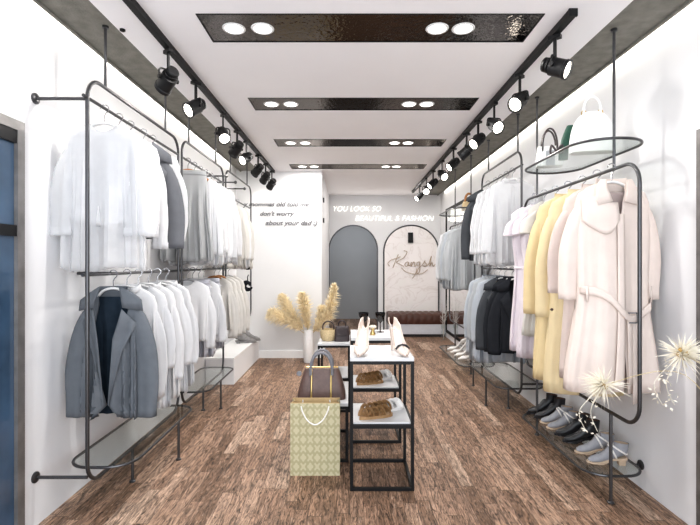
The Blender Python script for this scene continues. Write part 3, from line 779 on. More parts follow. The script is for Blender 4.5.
        if kw.get('belt', True):
            xs = [-.185+.0308*k for k in range(13)]
            def bs(x): return .56+.12*math.exp(-((x-.055)/.10)**2)*1.0 + .02*math.sin(x*9)
            patch(c, [(x, bs(x)) for x in xs], [(x, bs(x)+.042) for x in xs], .022, 3).build('belt', M, o, solid=.004)
            bk = MB(); zb = L-.70; yb = c.fy(.055, .70)-.03
            for (x0, x1, z0, z1) in ((.03, .08, zb+.022, zb+.028), (.03, .08, zb-.022, zb-.028), (.03, .036, zb-.025, zb+.025), (.074, .08, zb-.025, zb+.025)):
                bk.box(x0, x1, yb-.003, yb+.003, min(z0, z1), max(z0, z1))
            bk.build('buckle', MT['chrome'], o, smooth=False)
            for x0, ln in ((.045, .34), (.075, .44)):
                patch(c, [(x0-.018, .70+ln*k/6) for k in range(7)], [(x0+.022, .70+ln*k/6) for k in range(7)], .02, 2).build('belt_tail', M, o, solid=.003)
            for s in (-1, 1):
                xx = s*.165
                patch(c, [(xx-.005, .54), (xx-.005, .62)], [(xx+.007, .54), (xx+.007, .62)], .028, 2).build('belt_loop', M, o, solid=.003)
        if kw.get('buttons'):
            for q in (.30, .42, .80): buttons(c, [(-.05, q)], .012).build('button', MT['button'], o)
        if kw.get('cuffbuttons'):
            pass
    elif style == 'dress':
        c = Cut(L, sw=sw, nw=.09, chest=sw-.01, hem=kw.get('hem', sw+.04), d1=.05, dh=.06, fold=.06, seed=seed, nf=6, waist=(.45, sw-.03))
        body_mesh(c, scoop=.07).build('body', M, o, solid=.003)
        for s in (-1, 1):
            m, ring = sleeve_mesh(c, s, .13, r0=.052, r1=.055, seed=seed+s, wr=.05, flat=.6, out=.02)
            m.build('cap_sleeve', M, o, solid=.003)
        patch(c, [(-sw*.9+k*sw*.18, .45) for k in range(11)], [(-sw*.9+k*sw*.18, .47) for k in range(11)], .006, 2).build('waist_seam', M, o, solid=.003)
    elif style == 'skirt':
        c = Cut(L, sw=.14, nw=.135, drop=.02, chest=.15, hem=kw.get('hem', .19), d0=.035, d1=.042, dh=.05, fold=.14, nf=9, seed=seed)
        body_mesh(c, drop=.02, scoop=0).build('body', M, o, solid=.002)
        c2 = Cut(.04, sw=.142, nw=.138, drop=.01, chest=.143, hem=.145, d0=.037, d1=.038, dh=.039, fold=.02, seed=seed)
        b = MB().rings([[(x, y_, L+.002-q) for a in [2*PI*k/40 for k in range(40)] for x, y_, z in [c2.pt(a, q)]] for q in (.0, .012, .026, .04)], False, False)
        b.build('waistband', M, o, solid=.004)
    hl = hlabel or f'hanger under {label}'
    hl = ' '.join(hl.split()[:16])
    hanger(X, y, zr, hang, hl, hgroup, yaw, half=min(.17, sw-.01))
    return o, c

def sleeve_buttons(o, c, sl, drop=.055):
    """two dark buttons at each cuff of a long sleeve"""
    for s in (-1, 1):
        for dz in (.05,):
            x = s*(c.w(drop)-.035+.05); z = c.L-drop-.035-sl+dz
            MB().lathe([(.006, .006), (.009, .003), (.009, 0)], 10, (x, -.058, z), 'y').build('button', MT['button'], o)

UL, LL, UR, LR_ = 2.11, 1.238, 2.10, 1.24
XLL = XL-.024
# ---- left wall, upper rail
g = 'white blouses on the left upper rail'
garment('blouse', XL-.005, 2.40, UL, 'sheer', 'sheer white blouse nearest the door on the left upper rail, opaque slip inside', 'blouse', .765, g, .12, 1, sw=.18, hem=.205, sleeve=.50, slip=.52, fold=.10, cuff=.07)
whites = [(2.54, 'white', .54, .5), (2.67, 'white', .54, .56)]
for i, (y, mt, L, sl) in enumerate(whites):
    garment('blouse', XL, y, UL, mt, f'white long-sleeved blouse on the left upper rail, {ordn[i]} behind the sheer blouse', 'blouse', L, g, .18+.05*(i % 2), 20+i, sw=.15, hem=.165, sleeve=sl, cuff=.042, fold=.11)
garment('jacket', XL+.005, 2.83, UL, 'midgrey', 'dark grey tailored jacket between white blouses on the left upper rail', 'jacket', .58, 'jackets', .36, 31, sw=.15, sleeve=.55, lining='ink', vlen=.34, cuff=.05)
garment('blouse', XL, 2.97, UL, 'white', 'white blouse just behind the dark grey jacket on the left upper rail', 'blouse', .54, g, .2, 33, sw=.16, sleeve=.5)
garment('skirt', XL, 3.62, UL, 'sheergrey', 'pale grey sheer skirt on a honey wood hanger at the middle left rack', 'skirt', .72, 'skirts on the left', .15, 35, hang='o', hlabel='honey wood hanger with the pale grey sheer skirt on the left upper rail')
for i, (y, mt, L, sl) in enumerate([(3.77, 'white2', .74, .58), (3.92, 'sheer', .75, .55), (4.07, 'white', .74, .6), (4.22, 'white2', .73, .6), (4.40, 'white', .74, .58)]):
    garment('blouse', XL, y, UL, mt, f'white loose blouse on the middle left rack, {ordn[i]} behind the pale grey skirt', 'blouse', L, 'white blouses on the middle left rack', .15, 40+i, sw=.165, sleeve=sl, cuff=.042, hang='o' if i == 0 else 'w')
for i, y in enumerate((4.90, 5.05, 5.20)):
    garment('blouse', XL, y, 2.0, 'white' if i % 2 else 'offwhite', f'white blouse on the far left rack by the lettering, {ordn[i]} from the front', 'blouse', .68, 'white blouses on the far left rack', .15, 50+i, sw=.135, sleeve=.5)
# ---- left wall, lower rail
garment('coat', XLL+.055, 2.42, LL, 'greyblue', 'open grey-blue wool coat with wide lapels nearest the door on the left lower rail', 'coat', .67, 'coats on the left', .0, 61, sw=.150, hem=.138, chest=.132, sleeve=.58, lining='lining', vlen=.60, gap=.112, hemgap=.045, fold=.16, sout=.055)
for i, (y, mt, L, sl) in enumerate([(2.64, 'white', .66, .55), (2.78, 'white2', .74, .42), (2.92, 'white', .72, .52), (3.06, 'white', .74, .46), (3.20, 'white2', .72, .48)]):
    garment('shirt' if i % 2 == 0 else 'blouse', XLL+.02, y, LL, mt, f'white cotton shirt on the left lower rail, {ordn[i]} behind the grey-blue coat', 'shirt', L, 'white shirts on the left lower rail', (.16, .26, .18, .24, .2)[i], 70+i, sw=.155, sleeve=sl, cuff=.038, name='shirt')
garment('top', XLL, 3.66, LL, 'white', 'white boxy long-sleeved top on a grey hanger above the low platform', 'top', .50, 'white tops', .15, 80, sw=.175, hem=.18, sleeve=.46, hang='g', fold=.05)
garment('skirt', XLL, 3.80, LL, 'lilacgrey', 'lilac-grey skirt hanging behind the boxy white top', 'skirt', .64, 'skirts on the left', .1, 81, hem=.17)
garment('top', XLL, 3.95, LL, 'white2', 'second white boxy top behind the lilac-grey skirt', 'top', .50, 'white tops', .15, 82, sw=.175, hem=.18, sleeve=.46, fold=.05)
garment('skirt', XLL, 4.08, LL, 'lilacgrey', 'lilac-grey skirt behind the second boxy white top', 'skirt', .62, 'skirts on the left', .1, 83, hem=.17)
for i, y in enumerate((4.40, 4.56, 4.72, 4.90)):
    garment('blouse', XLL, y, LL, 'offwhite', f'off-white linen blouse at the far end of the left lower rail, {ordn[i]} from the front', 'blouse', .52, 'off-white blouses', .15, 90+i, sw=.165, sleeve=.5, hang='o' if i < 2 else 'w')
# ---- right wall, coats rack (hung on the frame's own top bar)
ZC = 1.80
o, c = garment('trench', XR-.03, 2.40, ZC, 'blush', 'belted blush pink trench coat with storm flap nearest the front of the right rack', 'coat', 1.09, 'pink coats', 0., 101, sw=.18, hem=.245, hang='w')
garment('trench', XR-.02, 2.56, ZC, 'blush2', 'dusty pink coat with turned cuffs directly behind the belted trench coat', 'coat', 1.07, 'pink coats', -.15, 102, sw=.17, hem=.20, belt=False, flap=False, sleeve=.50)
o, c = garment('trench', XR-.01, 2.74, ZC, 'yellow2', 'butter yellow long coat behind the pink coats', 'coat', 1.20, 'yellow coats', -.2, 103, sw=.18, hem=.22, belt=False, flap=False, cuffs=False, sleeve=.66, lining='yellow'); sleeve_buttons(o, c, .66)
o, c = garment('trench', XR-.01, 2.92, ZC, 'yellow', 'deeper yellow long coat next to the pale lilac dresses', 'coat', 1.17, 'yellow coats', -.2, 104, sw=.18, hem=.21, belt=False, flap=False, cuffs=False, sleeve=.66, lining='yellow'); sleeve_buttons(o, c, .66)
garment('dress', XR-.01, 3.10, ZC, 'offwhite', 'off-white short-sleeved dress behind the yellow coats', 'dress', .92, 'dresses on the right', -.2, 105, sw=.18)
garment('dress', XR-.02, 3.26, ZC, 'lilac', 'pale lilac dress with cap sleeves beside the off-white dress', 'dress', 1.10, 'dresses on the right', -.15, 106, sw=.17, hem=.19)
garment('dress', XR-.02, 3.42, ZC, 'lilac', 'pale lilac dress with cap sleeves farthest back on the coat rack', 'dress', 1.08, 'dresses on the right', -.1, 107, sw=.175, hem=.18)
# ---- right wall, middle rack
for i, (y, mt) in enumerate([(3.95, 'sheer'), (4.10, 'white2'), (4.25, 'sheer'), (4.40, 'white2')]):
    garment('shirt', XR, y, UR, mt, f'white gauzy shirt on the right upper rail, {ordn[i]} from the front', 'shirt', .74, 'white shirts on the right upper rail', -.2, 110+i, sw=.175, sleeve=.55, cuff=.05, fold=.12)
garment('jacket', XR-.02, 4.58, UR, 'charcoal', 'charcoal jacket at the far end of the right upper rail', 'jacket', .70, 'jackets', -.2, 116, sw=.18, sleeve=.6)
garment('jacket', XR+.0, 3.84, LR_, 'ink', 'near-black jacket nearest the coats on the right lower rail', 'jacket', .62, 'jackets', -.2, 120, sw=.15, sleeve=.55)
garment('jacket', XR, 3.96, LR_, 'ink', 'second near-black jacket on the right lower rail', 'jacket', .62, 'jackets', -.2, 121, sw=.15, sleeve=.55)
garment('jacket', XR-.02, 4.09, LR_, 'charcoal', 'charcoal jacket with grey lapels in front of the pale blue shirts', 'jacket', .66, 'jackets', -.25, 122, sw=.165, sleeve=.56)
for i, (y, mt, L) in enumerate([(4.24, 'paleblue', .78), (4.38, 'palegrey', .80), (4.52, 'paleblue', .78)]):
    garment('shirt', XR-.02, y, LR_, mt, f'pale blue-grey shirt on the right lower rail, {ordn[i]} behind the charcoal jacket', 'shirt', L, 'pale shirts on the right lower rail', -.2, 125+i, sw=.195, sleeve=.52)
# ---- right wall, far rack
for i, (y, mt, L) in enumerate([(5.40, 'palegrey', .74), (5.55, 'palegrey', .72), (5.70, 'paleblue', .74), (5.85, 'palegrey', .70), (6.0, 'white2', .66)]):
    garment('shirt', XR-.03, y, ZC, mt, f'grey-blue shirt on the far right rack by the mirror, {ordn[i]} from the front', 'shirt', L, 'shirts on the far right rack', -.1, 130+i, sw=.185, sleeve=.55, hang='o' if i in (2, 3) else 'w')

# ------------------------------------------------------------------ centre tables
def cube_table(name, label, x0, x1, y0, y1, h, shelves, group=None, bar=.018):
    o = thing(name, label, 'display table', ((x0+x1)/2, (y0+y1)/2, 0), group=group); w, d = (x1-x0)/2, (y1-y0)/2
    for sx in (-1, 1):
        for sy in (-1, 1):
            a, b = sorted((sx*w, sx*(w-bar))); e, f = sorted((sy*d, sy*(d-bar)))
            MB().box(a, b, e, f, 0, h-.022).build('leg', MT['black'], o, smooth=False)
    for z, nm in ((0., 'floor_frame'), (h-.022-bar, 'top_frame')):
        fr = MB()
        for sx in (-1, 1):
            a, b = sorted((sx*w, sx*(w-bar))); fr.box(a, b, -d+bar, d-bar, z, z+bar)
        for sy in (-1, 1):
            e, f = sorted((sy*d, sy*(d-bar))); fr.box(-w+bar, w-bar, e, f, z, z+bar)
        fr.build(nm, MT['black'], o, smooth=False)
    MB().box(-w, w, -d, d, h-.022, h).build('tabletop', MT['lino'], o, smooth=False, bevel=.002)
    for z in shelves:
        s = MB()
        for sx in (-1, 1):
            a, b = sorted((sx*w, sx*(w-bar))); s.box(a, b, -d+bar, d-bar, z-.03, z-.008)
        for sy in (-1, 1):
            e, f = sorted((sy*d, sy*(d-bar))); s.box(-w+bar, w-bar, e, f, z-.03, z-.008)
        s.build('shelf_frame', MT['black'], o, smooth=False)
        MB().box(-w+bar, w-bar, -d+bar, d-bar, z-.012, z).build('shelf_board', MT['lino'], o, smooth=False)
    return o
GT = 'black metal display tables'
cube_table('display_table', 'front black metal cube table with white top carrying the nude heels', 0., .365, 2.585, 2.975, .76, (.385,), GT)
cube_table('display_table', 'second black metal cube table directly behind the front one', .005, .37, 3.27, 3.66, .76, (.40,), GT)
cube_table('display_table', 'low black metal table with white top carrying the brown handbag', -.345, -.012, 2.96, 3.50, .385, (), GT)
cube_table('display_table', 'black metal table behind the handbag carrying small bags', -.28, .0, 3.95, 4.4, .60, (.30,), GT)

# shoes ---------------------------------------------------------------
def ell_ring(cx, cy, cz, ax_tilt, rx, rz, n=16, floor=None):
    """ring in a plane whose normal leans forward (+y is the toe): tilt 0 = horizontal ring, 90 deg = upright ring"""
    out = []
    for k in range(n):
        a = 2*PI*k/n; u, v = math.cos(a)*rx, math.sin(a)*rz
        p = (cx+u, cy+v*math.cos(ax_tilt), cz+v*math.sin(ax_tilt))
        if floor is not None and p[2] < floor(p[1]): p = (p[0], p[1], floor(p[1]))
        out.append(p)
    return out
def boot(label, loc, rz, mat, inner, heel, h=.17, heelh=.055, group='boots', name='ankle_boot', cat='boot', accent=None, k=1.):
    o = thing(name, label, cat, loc, rz, group)
    fl = lambda y: lerp_table([(-.03, heelh), (.06, heelh*.75), (.13, .010), (.22, .008)], y)
    spec = [(-.005, h+heelh*.6, 4, .034, .048), (-.004, h*.8+heelh*.6, 4, .033, .046), (0, h*.55+heelh*.8, 8, .032, .048), (.012, .055+heelh*.9, 32, .032, .058), (.05, .045+heelh*.7, 62, .034, .050), (.09, .036+heelh*.35, 80, .037, .038), (.135, .030+heelh*.05, 90, .038, .028), (.175, .024, 90, .031, .022), (.20, .018, 92, .014, .013)]
    ringsl = [ell_ring(0, y, z, D(t), rx, rzz, floor=fl) for y, z, t, rx, rzz in spec]
    MB().rings(ringsl, False, True).build('upper', MT[mat], o)
    MB().rings([[(p[0]*.93, p[1]*.95, p[2]-.004) for p in ringsl[0]], [(p[0]*.9, p[1]*.92, p[2]-.02) for p in ringsl[1]]], False, True).build('lining', MT[inner], o)
    out = [(-.030, -.035), (.030, -.035), (.033, .0), (.030, .06), (.038, .12), (.032, .18), (.012, .212), (-.012, .212), (-.032, .18), (-.038, .12), (-.030, .06), (-.033, .0)]
    s = MB(); n = len(out)
    s.add([(x, y, max(0, fl(y)-.012)) for x, y in out] + [(x, y, fl(y)+.002) for x, y in out], [tuple(range(n))[::-1], tuple(range(n, 2*n))] + [(i, (i+1)%n, n+(i+1)%n, n+i) for i in range(n)])
    s.build('sole', MT[heel], o, smooth=False)
    MB().rings([[(x*kk, -.008+y*kk, z) for x, y in [(-.026, -.024), (.026, -.024), (.026, .03), (-.026, .03)]] for kk, z in ((1., heelh-.008), (.8, heelh*.4), (.75, 0))]).build('heel', MT[heel], o, smooth=False)
    if accent:
        for j, z in enumerate((.30, .55)):
            q = ringsl[3 + j]; c0 = Vector((sum(p[0] for p in q)/len(q), sum(p[1] for p in q)/len(q), sum(p[2] for p in q)/len(q)))
            MB().tube([c0+(Vector(p)-c0)*1.05 for p in q], .006, 6, True).build('strap', MT[accent], o)
    o.scale = (k, k, k)
    return o
def pump(label, loc, rz, mat, inner, group='high heels', heelh=.10, k=1., name='high_heel', accent=None):
    o = thing(name, label, 'shoe', loc, rz, group); o.scale = (k, k, k)
    rows = []; rin = []; K = 18; n = 15
    bed = lambda t: lerp_table([(0, heelh), (.25, heelh*.86), (.62, .012), (1, .006)], t)
    hw = lambda t: lerp_table([(0, .014), (.08, .026), (.3, .027), (.62, .038), (.82, .030), (1., .006)], t)
    ht = lambda t: lerp_table([(0, .062), (.2, .05), (.45, .030), (.62, .034), (.8, .036), (1, .014)], t)
    for i in range(K+1):
        t = i/K; y = -.03+.225*t; open_ = lerp_table([(0, 1.75), (.5, 1.6), (.66, 1.0), (.74, .05), (1, .02)], t)
        row = []
        for j in range(n):
            a = open_ + (2*PI-2*open_)*j/(n-1)          # from one rim, under the foot, to the other
            x = hw(t)*math.sin(a); z = ht(t)*(.5+.5*math.cos(a)) if open_ < .5 else ht(t)*max(0., (math.cos(a)+1)/(1+math.cos(open_)))
            row.append((x, y, bed(t)+max(0, z)))
        rows.append(row)
    MB().grid(rows).build('upper', MT[mat], o, solid=.003)
    MB().grid([[(p[0]*.9, p[1], p[2]+.003) for p in r[4:-4]] for r in rows[1:12]]).build('insole', MT[inner], o)
    MB().rings([[(x*w, -.012+y*w+dy, z) for x, y in [(.7*math.cos(q), .9*math.sin(q)) for q in [2*PI*v/10 for v in range(10)]]] for w, dy, z in ((.028, .0, heelh+.002), (.017, -.006, heelh*.7), (.010, -.010, heelh*.35), (.008, -.012, 0))]).build('heel', MT[mat], o)
    if accent:
        MB().tube([(-.036, .135, .035), (-.02, .13, .052), (0, .128, .056), (.02, .13, .052), (.036, .135, .035)], .006, 6).build('bow', MT[accent], o)
    return o
def sandal(label, loc, rz, white, group='sandals'):
    o = thing('sandal', label, 'sandal', loc, rz, group)
    o.scale = (.86, .86, .95)
    out = [(.028*math.cos(a)+.006*math.sin(a), .125*math.sin(a)) for a in [2*PI*k/20 for k in range(20)]]
    out = [(x*(1.25 if y > 0 else 1), y) for x, y in out]
    MB().prism(out, 0, .018).build('sole', MT['shoewhite' if white else 'sandal'], o)
    for j in range(5):
        y = .075-.042*j; pts = [((.036 if y > 0 else .030)*math.cos(a), y+.018*math.cos(a), .016+.048*math.sin(a)) for a in [PI*k/10 for k in range(11)]]
        MB().tube(pts, .014, 6, flat=.35).build('strap', MT['shoewhite' if (white and j < 3) else 'sandal'], o)
    rows = [[(.034*s*math.cos(a), y, .010+.05*s2*math.sin(a)) for a in [PI*k/10 for k in range(11)]] for y, s, s2 in ((.045, 1., 1.0), (.085, 1.0, .9), (.115, .7, .6), (.128, .2, .2))]
    if white: MB().grid(rows).build('toe_cap', MT['shoewhite'], o, solid=.003)
    return o
# heels on the front table: toes towards the front
pump('nude satin high heel on the front cube table, on the vase side', (.090, 2.78, .76), PI-.20, 'shoenude', 'shoewhite', 'nude heels on the front table', .12, 1.12)
pump('nude satin high heel with small dark bow on the front cube table', (.265, 2.78, .76), PI+.26, 'shoenude', 'shoewhite', 'nude heels on the front table', .12, 1.12, accent='shoeblack')
for (px, py, pz, nm) in ((.185, 2.76, .385, 'front cube table'), (.180, 3.45, .40, 'second cube table')):
    sandal(f'bronze strappy sandal at the front of the shelf in the {nm}', (px-.030, py-.075, pz), -1.15, False, 'bronze sandals')
    sandal(f'bronze strappy sandal in the middle of the shelf in the {nm}', (px-.02, py+.015, pz), -1.05, False, 'bronze sandals')
    sandal(f'white-toed bronze sandal at the back of the shelf in the {nm}', (px+.055, py+.055, pz), -1.0, True, 'bronze sandals')
# boots on the right low shelf
zs = .135+.0105
for y, mat, inn, hl, lab, acc in ((2.60, 'shoegrey', 'shoebeige', 'shoebeige', 'grey-blue lace-up bootie with beige heel, first from the front on the right low shelf', 'shoewhite'),
                              (2.74, 'shoegrey', 'shoebeige', 'shoebeige', 'grey-blue lace-up bootie with beige heel, second from the front on the right low shelf', 'shoewhite'),
                              (2.90, 'shoeblack', 'shoeinside', 'shoeblack', 'black ankle boot next to the front grey-blue booties', None),
                              (3.02, 'shoeblack', 'shoeinside', 'shoeblack', 'black ankle boot in the middle of the right low shelf', None),
                              (3.14, 'shoegrey', 'shoebeige', 'shoebeige', 'grey-blue bootie with beige heel behind the middle black boots', 'shoewhite'),
                              (3.25, 'shoegrey', 'shoebeige', 'shoebeige', 'grey-blue bootie with beige heel before the farthest black boots', 'shoewhite'),
                              (3.36, 'shoeblack', 'shoeinside', 'shoeblack', 'black ankle boot second from the far end of the right low shelf', None),
                              (3.46, 'shoeblack', 'shoeinside', 'shoeblack', 'black ankle boot at the far end of the right low shelf', None)):
    boot(lab, (1.545 if y < 3.4 else 1.53, y, zs), D(78), mat, inn, hl, h=.12 if mat == 'shoegrey' else .15, group='boots on the right low shelf', accent=acc, k=.84)
for i, y in enumerate((5.35, 5.55, 5.75, 5.95)):
    pump(f'white high heel on the far right low shelf, {ordn[i]} from the front', (1.50, y, .13+.0105), D(75), 'shoewhite', 'shoenude', 'white heels on the far right shelf', .10, 1.15)
# platform and grey boots on the left
t = thing('display_platform', 'low white platform box against the left wall near the partition', 'platform', (-1.39, 5.5, 0))
MB().box(-.148, .155, -.66, .68, 0, .27).build('box_body', MT['wall'], t, smooth=False, bevel=.003)
MB().box(-.148, .158, -.663, .683, .27, .285).build('top_board', MT['skirt'], t, smooth=False)
boot('grey suede boot on the white platform, nearer the racks', (-1.40, 5.72, .285), D(-70), 'bootgrey', 'bootgrey', 'bootgrey', .17, .03, 'grey boots on the platform', k=1.05)
boot('grey suede boot on the white platform, nearer the partition', (-1.38, 5.88, .285), D(-75), 'bootgrey', 'bootgrey', 'bootgrey', .17, .03, 'grey boots on the platform', k=1.05)

# bags ----------------------------------------------------------------
def bag_body(w0, w1, d, h, r=.35, bulge=.012):
    rows = []
    for i in range(9):
        t = i/8; w = w0+(w1-w0)*t; dd = d*(1-.55*t)+.004; e = .9 if 0 < i < 8 else .82
        rows.append([(w*math.copysign(abs(math.cos(a))**r, math.cos(a))*e**.3*(1+.03*math.sin(PI*t)), dd*math.copysign(abs(math.sin(a))**r, math.sin(a))*(1+.12*math.sin(PI*t)), h*t) for a in [2*PI*k/40 for k in range(40)]])
    return MB().rings(rows)
def handle(w, h, z, y, r=.007, n=14): return MB().tube([(-w, y, z-.04)] + [(-w*math.cos(PI*k/n), y, z+h*math.sin(PI*k/n)) for k in range(n+1)] + [(w, y, z-.04)], r, 8)
# brown handbag on the low table
t = thing('handbag', 'plum brown leather handbag with grey arched handles on the low table', 'handbag', (-.192, 3.10, .385))
bag_body(.172, .118, .075, .200).build('body', MT['bagbrown'], t)
for y in (-.052, .052): handle(.072, .11, .200, y, .010).build('handle', MT['baggrey'], t)
for x in (-.065, .065):
    for s in (-1,):
        m = MB().grid([[(x-.006+.012*k, -.083*(1-.55*q)-.008*math.sin(PI*q)-.004, .198*q) for k in range(2)] for q in [j/8 for j in range(9)]])
        m.build('gold_strip', MT['gold'], t, solid=.003)
MB().tube([(-.11, 0, .203), (.11, 0, .203)], .005, 6).build('zip', MT['gold'], t)
MB().lathe([(.016, .006), (.018, 0), (.016, -.006)], 14, (-.15, -.045, .17), 'y').build('hang_tag', MT['baggrey'], t)
# paper shopping bag
t = thing('shopping_bag', 'khaki damask patterned paper shopping bag with white cord on the floor', 'shopping bag', (-.213, 2.83, 0))
w, d, h = .150, .055, .44
m = MB(); o8 = [(-w, -d), (w, -d), (w, 0), (w, d), (-w, d), (-w, 0)]; o9 = [(-w, -d), (w, -d), (w-.02, 0), (w, d), (-w, d), (-w+.02, 0)]
m.rings([[(x, y, 0) for x, y in o8], [(x, y, h) for x, y in o9]], True, False); m.build('paper_body', MT['paper'], t, smooth=False, solid=.002)
m = MB(); m.rings([[(x*.985, y*.95, h-.035) for x, y in o9], [(x*.985, y*.95, h+.004) for x, y in o9]], False, False); m.build('kraft_lining', MT['kraft'], t, smooth=False, solid=.002)
m = MB().tube(catmull([(-.085, -d-.004, h-.015), (-.075, -d-.008, h-.05), (-.045, -d-.012, h-.10), (0, -d-.013, h-.125), (.045, -d-.012, h-.10), (.075, -d-.008, h-.05), (.085, -d-.004, h-.015)], 5), .0045, 7); m.build('cord_handle', MT['cord'], t)
m = MB().tube(catmull([(-.085, d*.9, h-.01), (-.08, d+.004, h-.07), (0, d+.006, h-.12), (.08, d+.004, h-.07), (.085, d*.9, h-.01)], 5), .0045, 7); m.build('cord_handle', MT['cord'], t)
# small bags behind
t = thing('straw_bag', 'small straw bucket bag with leather loop on the table behind the handbag', 'bag', (-.195, 4.10, .60))
MB().lathe([(.055, 0), (.07, .02), (.075, .07), (.068, .10), (.062, .10), (.068, .07), (.06, .02)], 18).build('body', MT['straw'], t)
handle(.05, .05, .12, 0, .006).build('handle', MT['bagdark'], t)
t = thing('leather_bag', 'dark brown leather bag on the table behind the handbag', 'bag', (-.072, 4.08, .60))
bag_body(.07, .062, .055, .13).build('body', MT['bagdark'], t); handle(.035, .05, .13, 0, .006).build('handle', MT['bagdark'], t)
MB().box(-.05, .05, -.062, -.054, .05, .12).build('front_flap', MT['bagdark'], t, bevel=.004)
for i, (x, lab) in enumerate(((.105, 'smoked glass goblet on the second cube table, on the vase side'), (.235, 'smoked glass goblet on the second cube table, on the bench side'))):
    t = thing('goblet', lab, 'goblet', (x, 3.53, .76), group='smoked goblets')
    MB().lathe([(.030, 0), (.030, .003), (.005, .008), (.004, .07)], 16).build('stem', MT['smoke'], t)
    MB().lathe([(.004, .07), (.028, .095), (.038, .135), (.039, .150), (.037, .150), (.036, .135), (.026, .097), (.003, .075)], 18).build('bowl', MT['smoke'], t)
    MB().lathe([(.0395, .147), (.040, .149), (.0395, .152)], 18, cap=False).build('rim', MT['black'], t)
t = thing('flower_ornament', 'small cream ornament between the goblets on the second cube table', 'ornament', (.17, 3.40, .76))
MB().lathe([(.02, 0), (.022, .01), (.012, .03), (.016, .05)], 14).build('base', MT['gold'], t)
for k in range(7):
    a = 2*PI*k/7; MB().lathe([(.002, -.012), (.012, 0), (.002, .012)], 8, (.018*math.cos(a), .018*math.sin(a), .06)).build('petal', MT['petal'], t)
# hat-shelf bags
zb = 1.93+.0105
t = thing('dome_handbag', 'white dome handbag with gold handle rings on the near oval shelf', 'handbag', (1.415, 2.66, zb), -.2)
rows = []
for i in range(10):
    q = i/9; w = .125*(1-.12*q) * math.sqrt(max(.03, 1-(q*.96)**4)); rows.append([(w*math.copysign(abs(math.cos(a))**.6, math.cos(a)), .055*(1-.5*q)*math.copysign(abs(math.sin(a))**.6, math.sin(a)), .235*q) for a in [2*PI*k/32 for k in range(32)]])
MB().rings(rows).build('body', MT['bagwhite'], t)
handle(.045, .075, .255, 0, .007).build('handle', MT['bagwhite'], t)
for s in (-1, 1): MB().tube([(s*.045+.012*math.cos(a), 0, .235+.016*math.sin(a)) for a in [2*PI*k/10 for k in range(10)]], .0035, 6, True).build('handle_ring', MT['gold'], t)
t = thing('clutch_bag', 'tall deep green leather clutch with dark bow leaning on the near oval shelf', 'bag', (1.33, 2.84, zb), -.2)
m = MB(); rows = []
for i in range(9):
    q = i/8; cx = .05*q*q; rows.append([(cx+.028*math.copysign(abs(math.cos(a))**.5, math.cos(a)), .02*math.sin(a), .21*q) for a in [2*PI*k/16 for k in range(16)]])
m.rings(rows); m.build('body', MT['baggreen'], t)
for s in (-1, 1): MB().tube(catmull([(-.04, -.01, .05), (-.04+s*.03, -.015, .09), (-.04+s*.035, -.015, .04), (-.04, -.01, .05)], 5), .007, 6).build('bow', MT['bagdark'], t)
t = thing('tote_bag', 'white tote bag with thin dark arched handles on the near oval shelf', 'bag', (1.335, 3.05, zb), -.25)
bag_body(.085, .075, .045, .135).build('body', MT['bagwhite'], t)
for y in (-.028, .028): handle(.045, .115, .135, y, .006).build('handle', MT['bagdark'], t)
MB().box(-.028, .028, -.05, -.044, .0, .10).build('grey_patch', MT['palegrey'], t, bevel=.003)
t = thing('straw_hat_bag', 'tan woven bag with round handle on the far oval shelf', 'bag', (1.47, 5.62, zb), 0)
bag_body(.09, .075, .05, .11).build('body', MT['straw'], t); handle(.05, .10, .11, 0, .014).build('handle', MT['hangwood'], t)

# ------------------------------------------------------------------ back of the shop
# framed marble niche
BX, BR, BS, BT = 1.128, .505, 1.50, 1.985
t = thing('marble_panel', 'arched white marble panel in a thin dark frame behind the bench', 'wall panel', (BX, YW, 0))
out = [(BX-BR, .0)] + arch_pts(BX, BR, BS, BT) + [(BX+BR, .0)]
MB().prism([(x-BX, z) for x, z in out], -.012, 0, 'y').build('marble_slab', MT['marble'], t, smooth=False)
MB().tube([(x-BX, -.014, z) for x, z in out], .013, 8).build('arch_frame', MT['steel'], t)
t = thing('wall_sconce', 'small black box sconce at the top of the marble arch', 'wall lamp', (1.112, YW-.012, 1.66))
MB().box(-.045, .045, -.05, 0, 0, .19).build('housing', MT['black'], t, smooth=False, bevel=.004)
MB().box(-.038, .038, -.045, -.008, -.004, .0).build('lens', MT['vase'], t, smooth=False)
area_light('corridor_fill', (.1, 9.4, 2.5), (0, 0, 0), .8, .8, 13, (.95, .97, 1))  # added fill light that brightens the corridor behind the arch, no real fixture
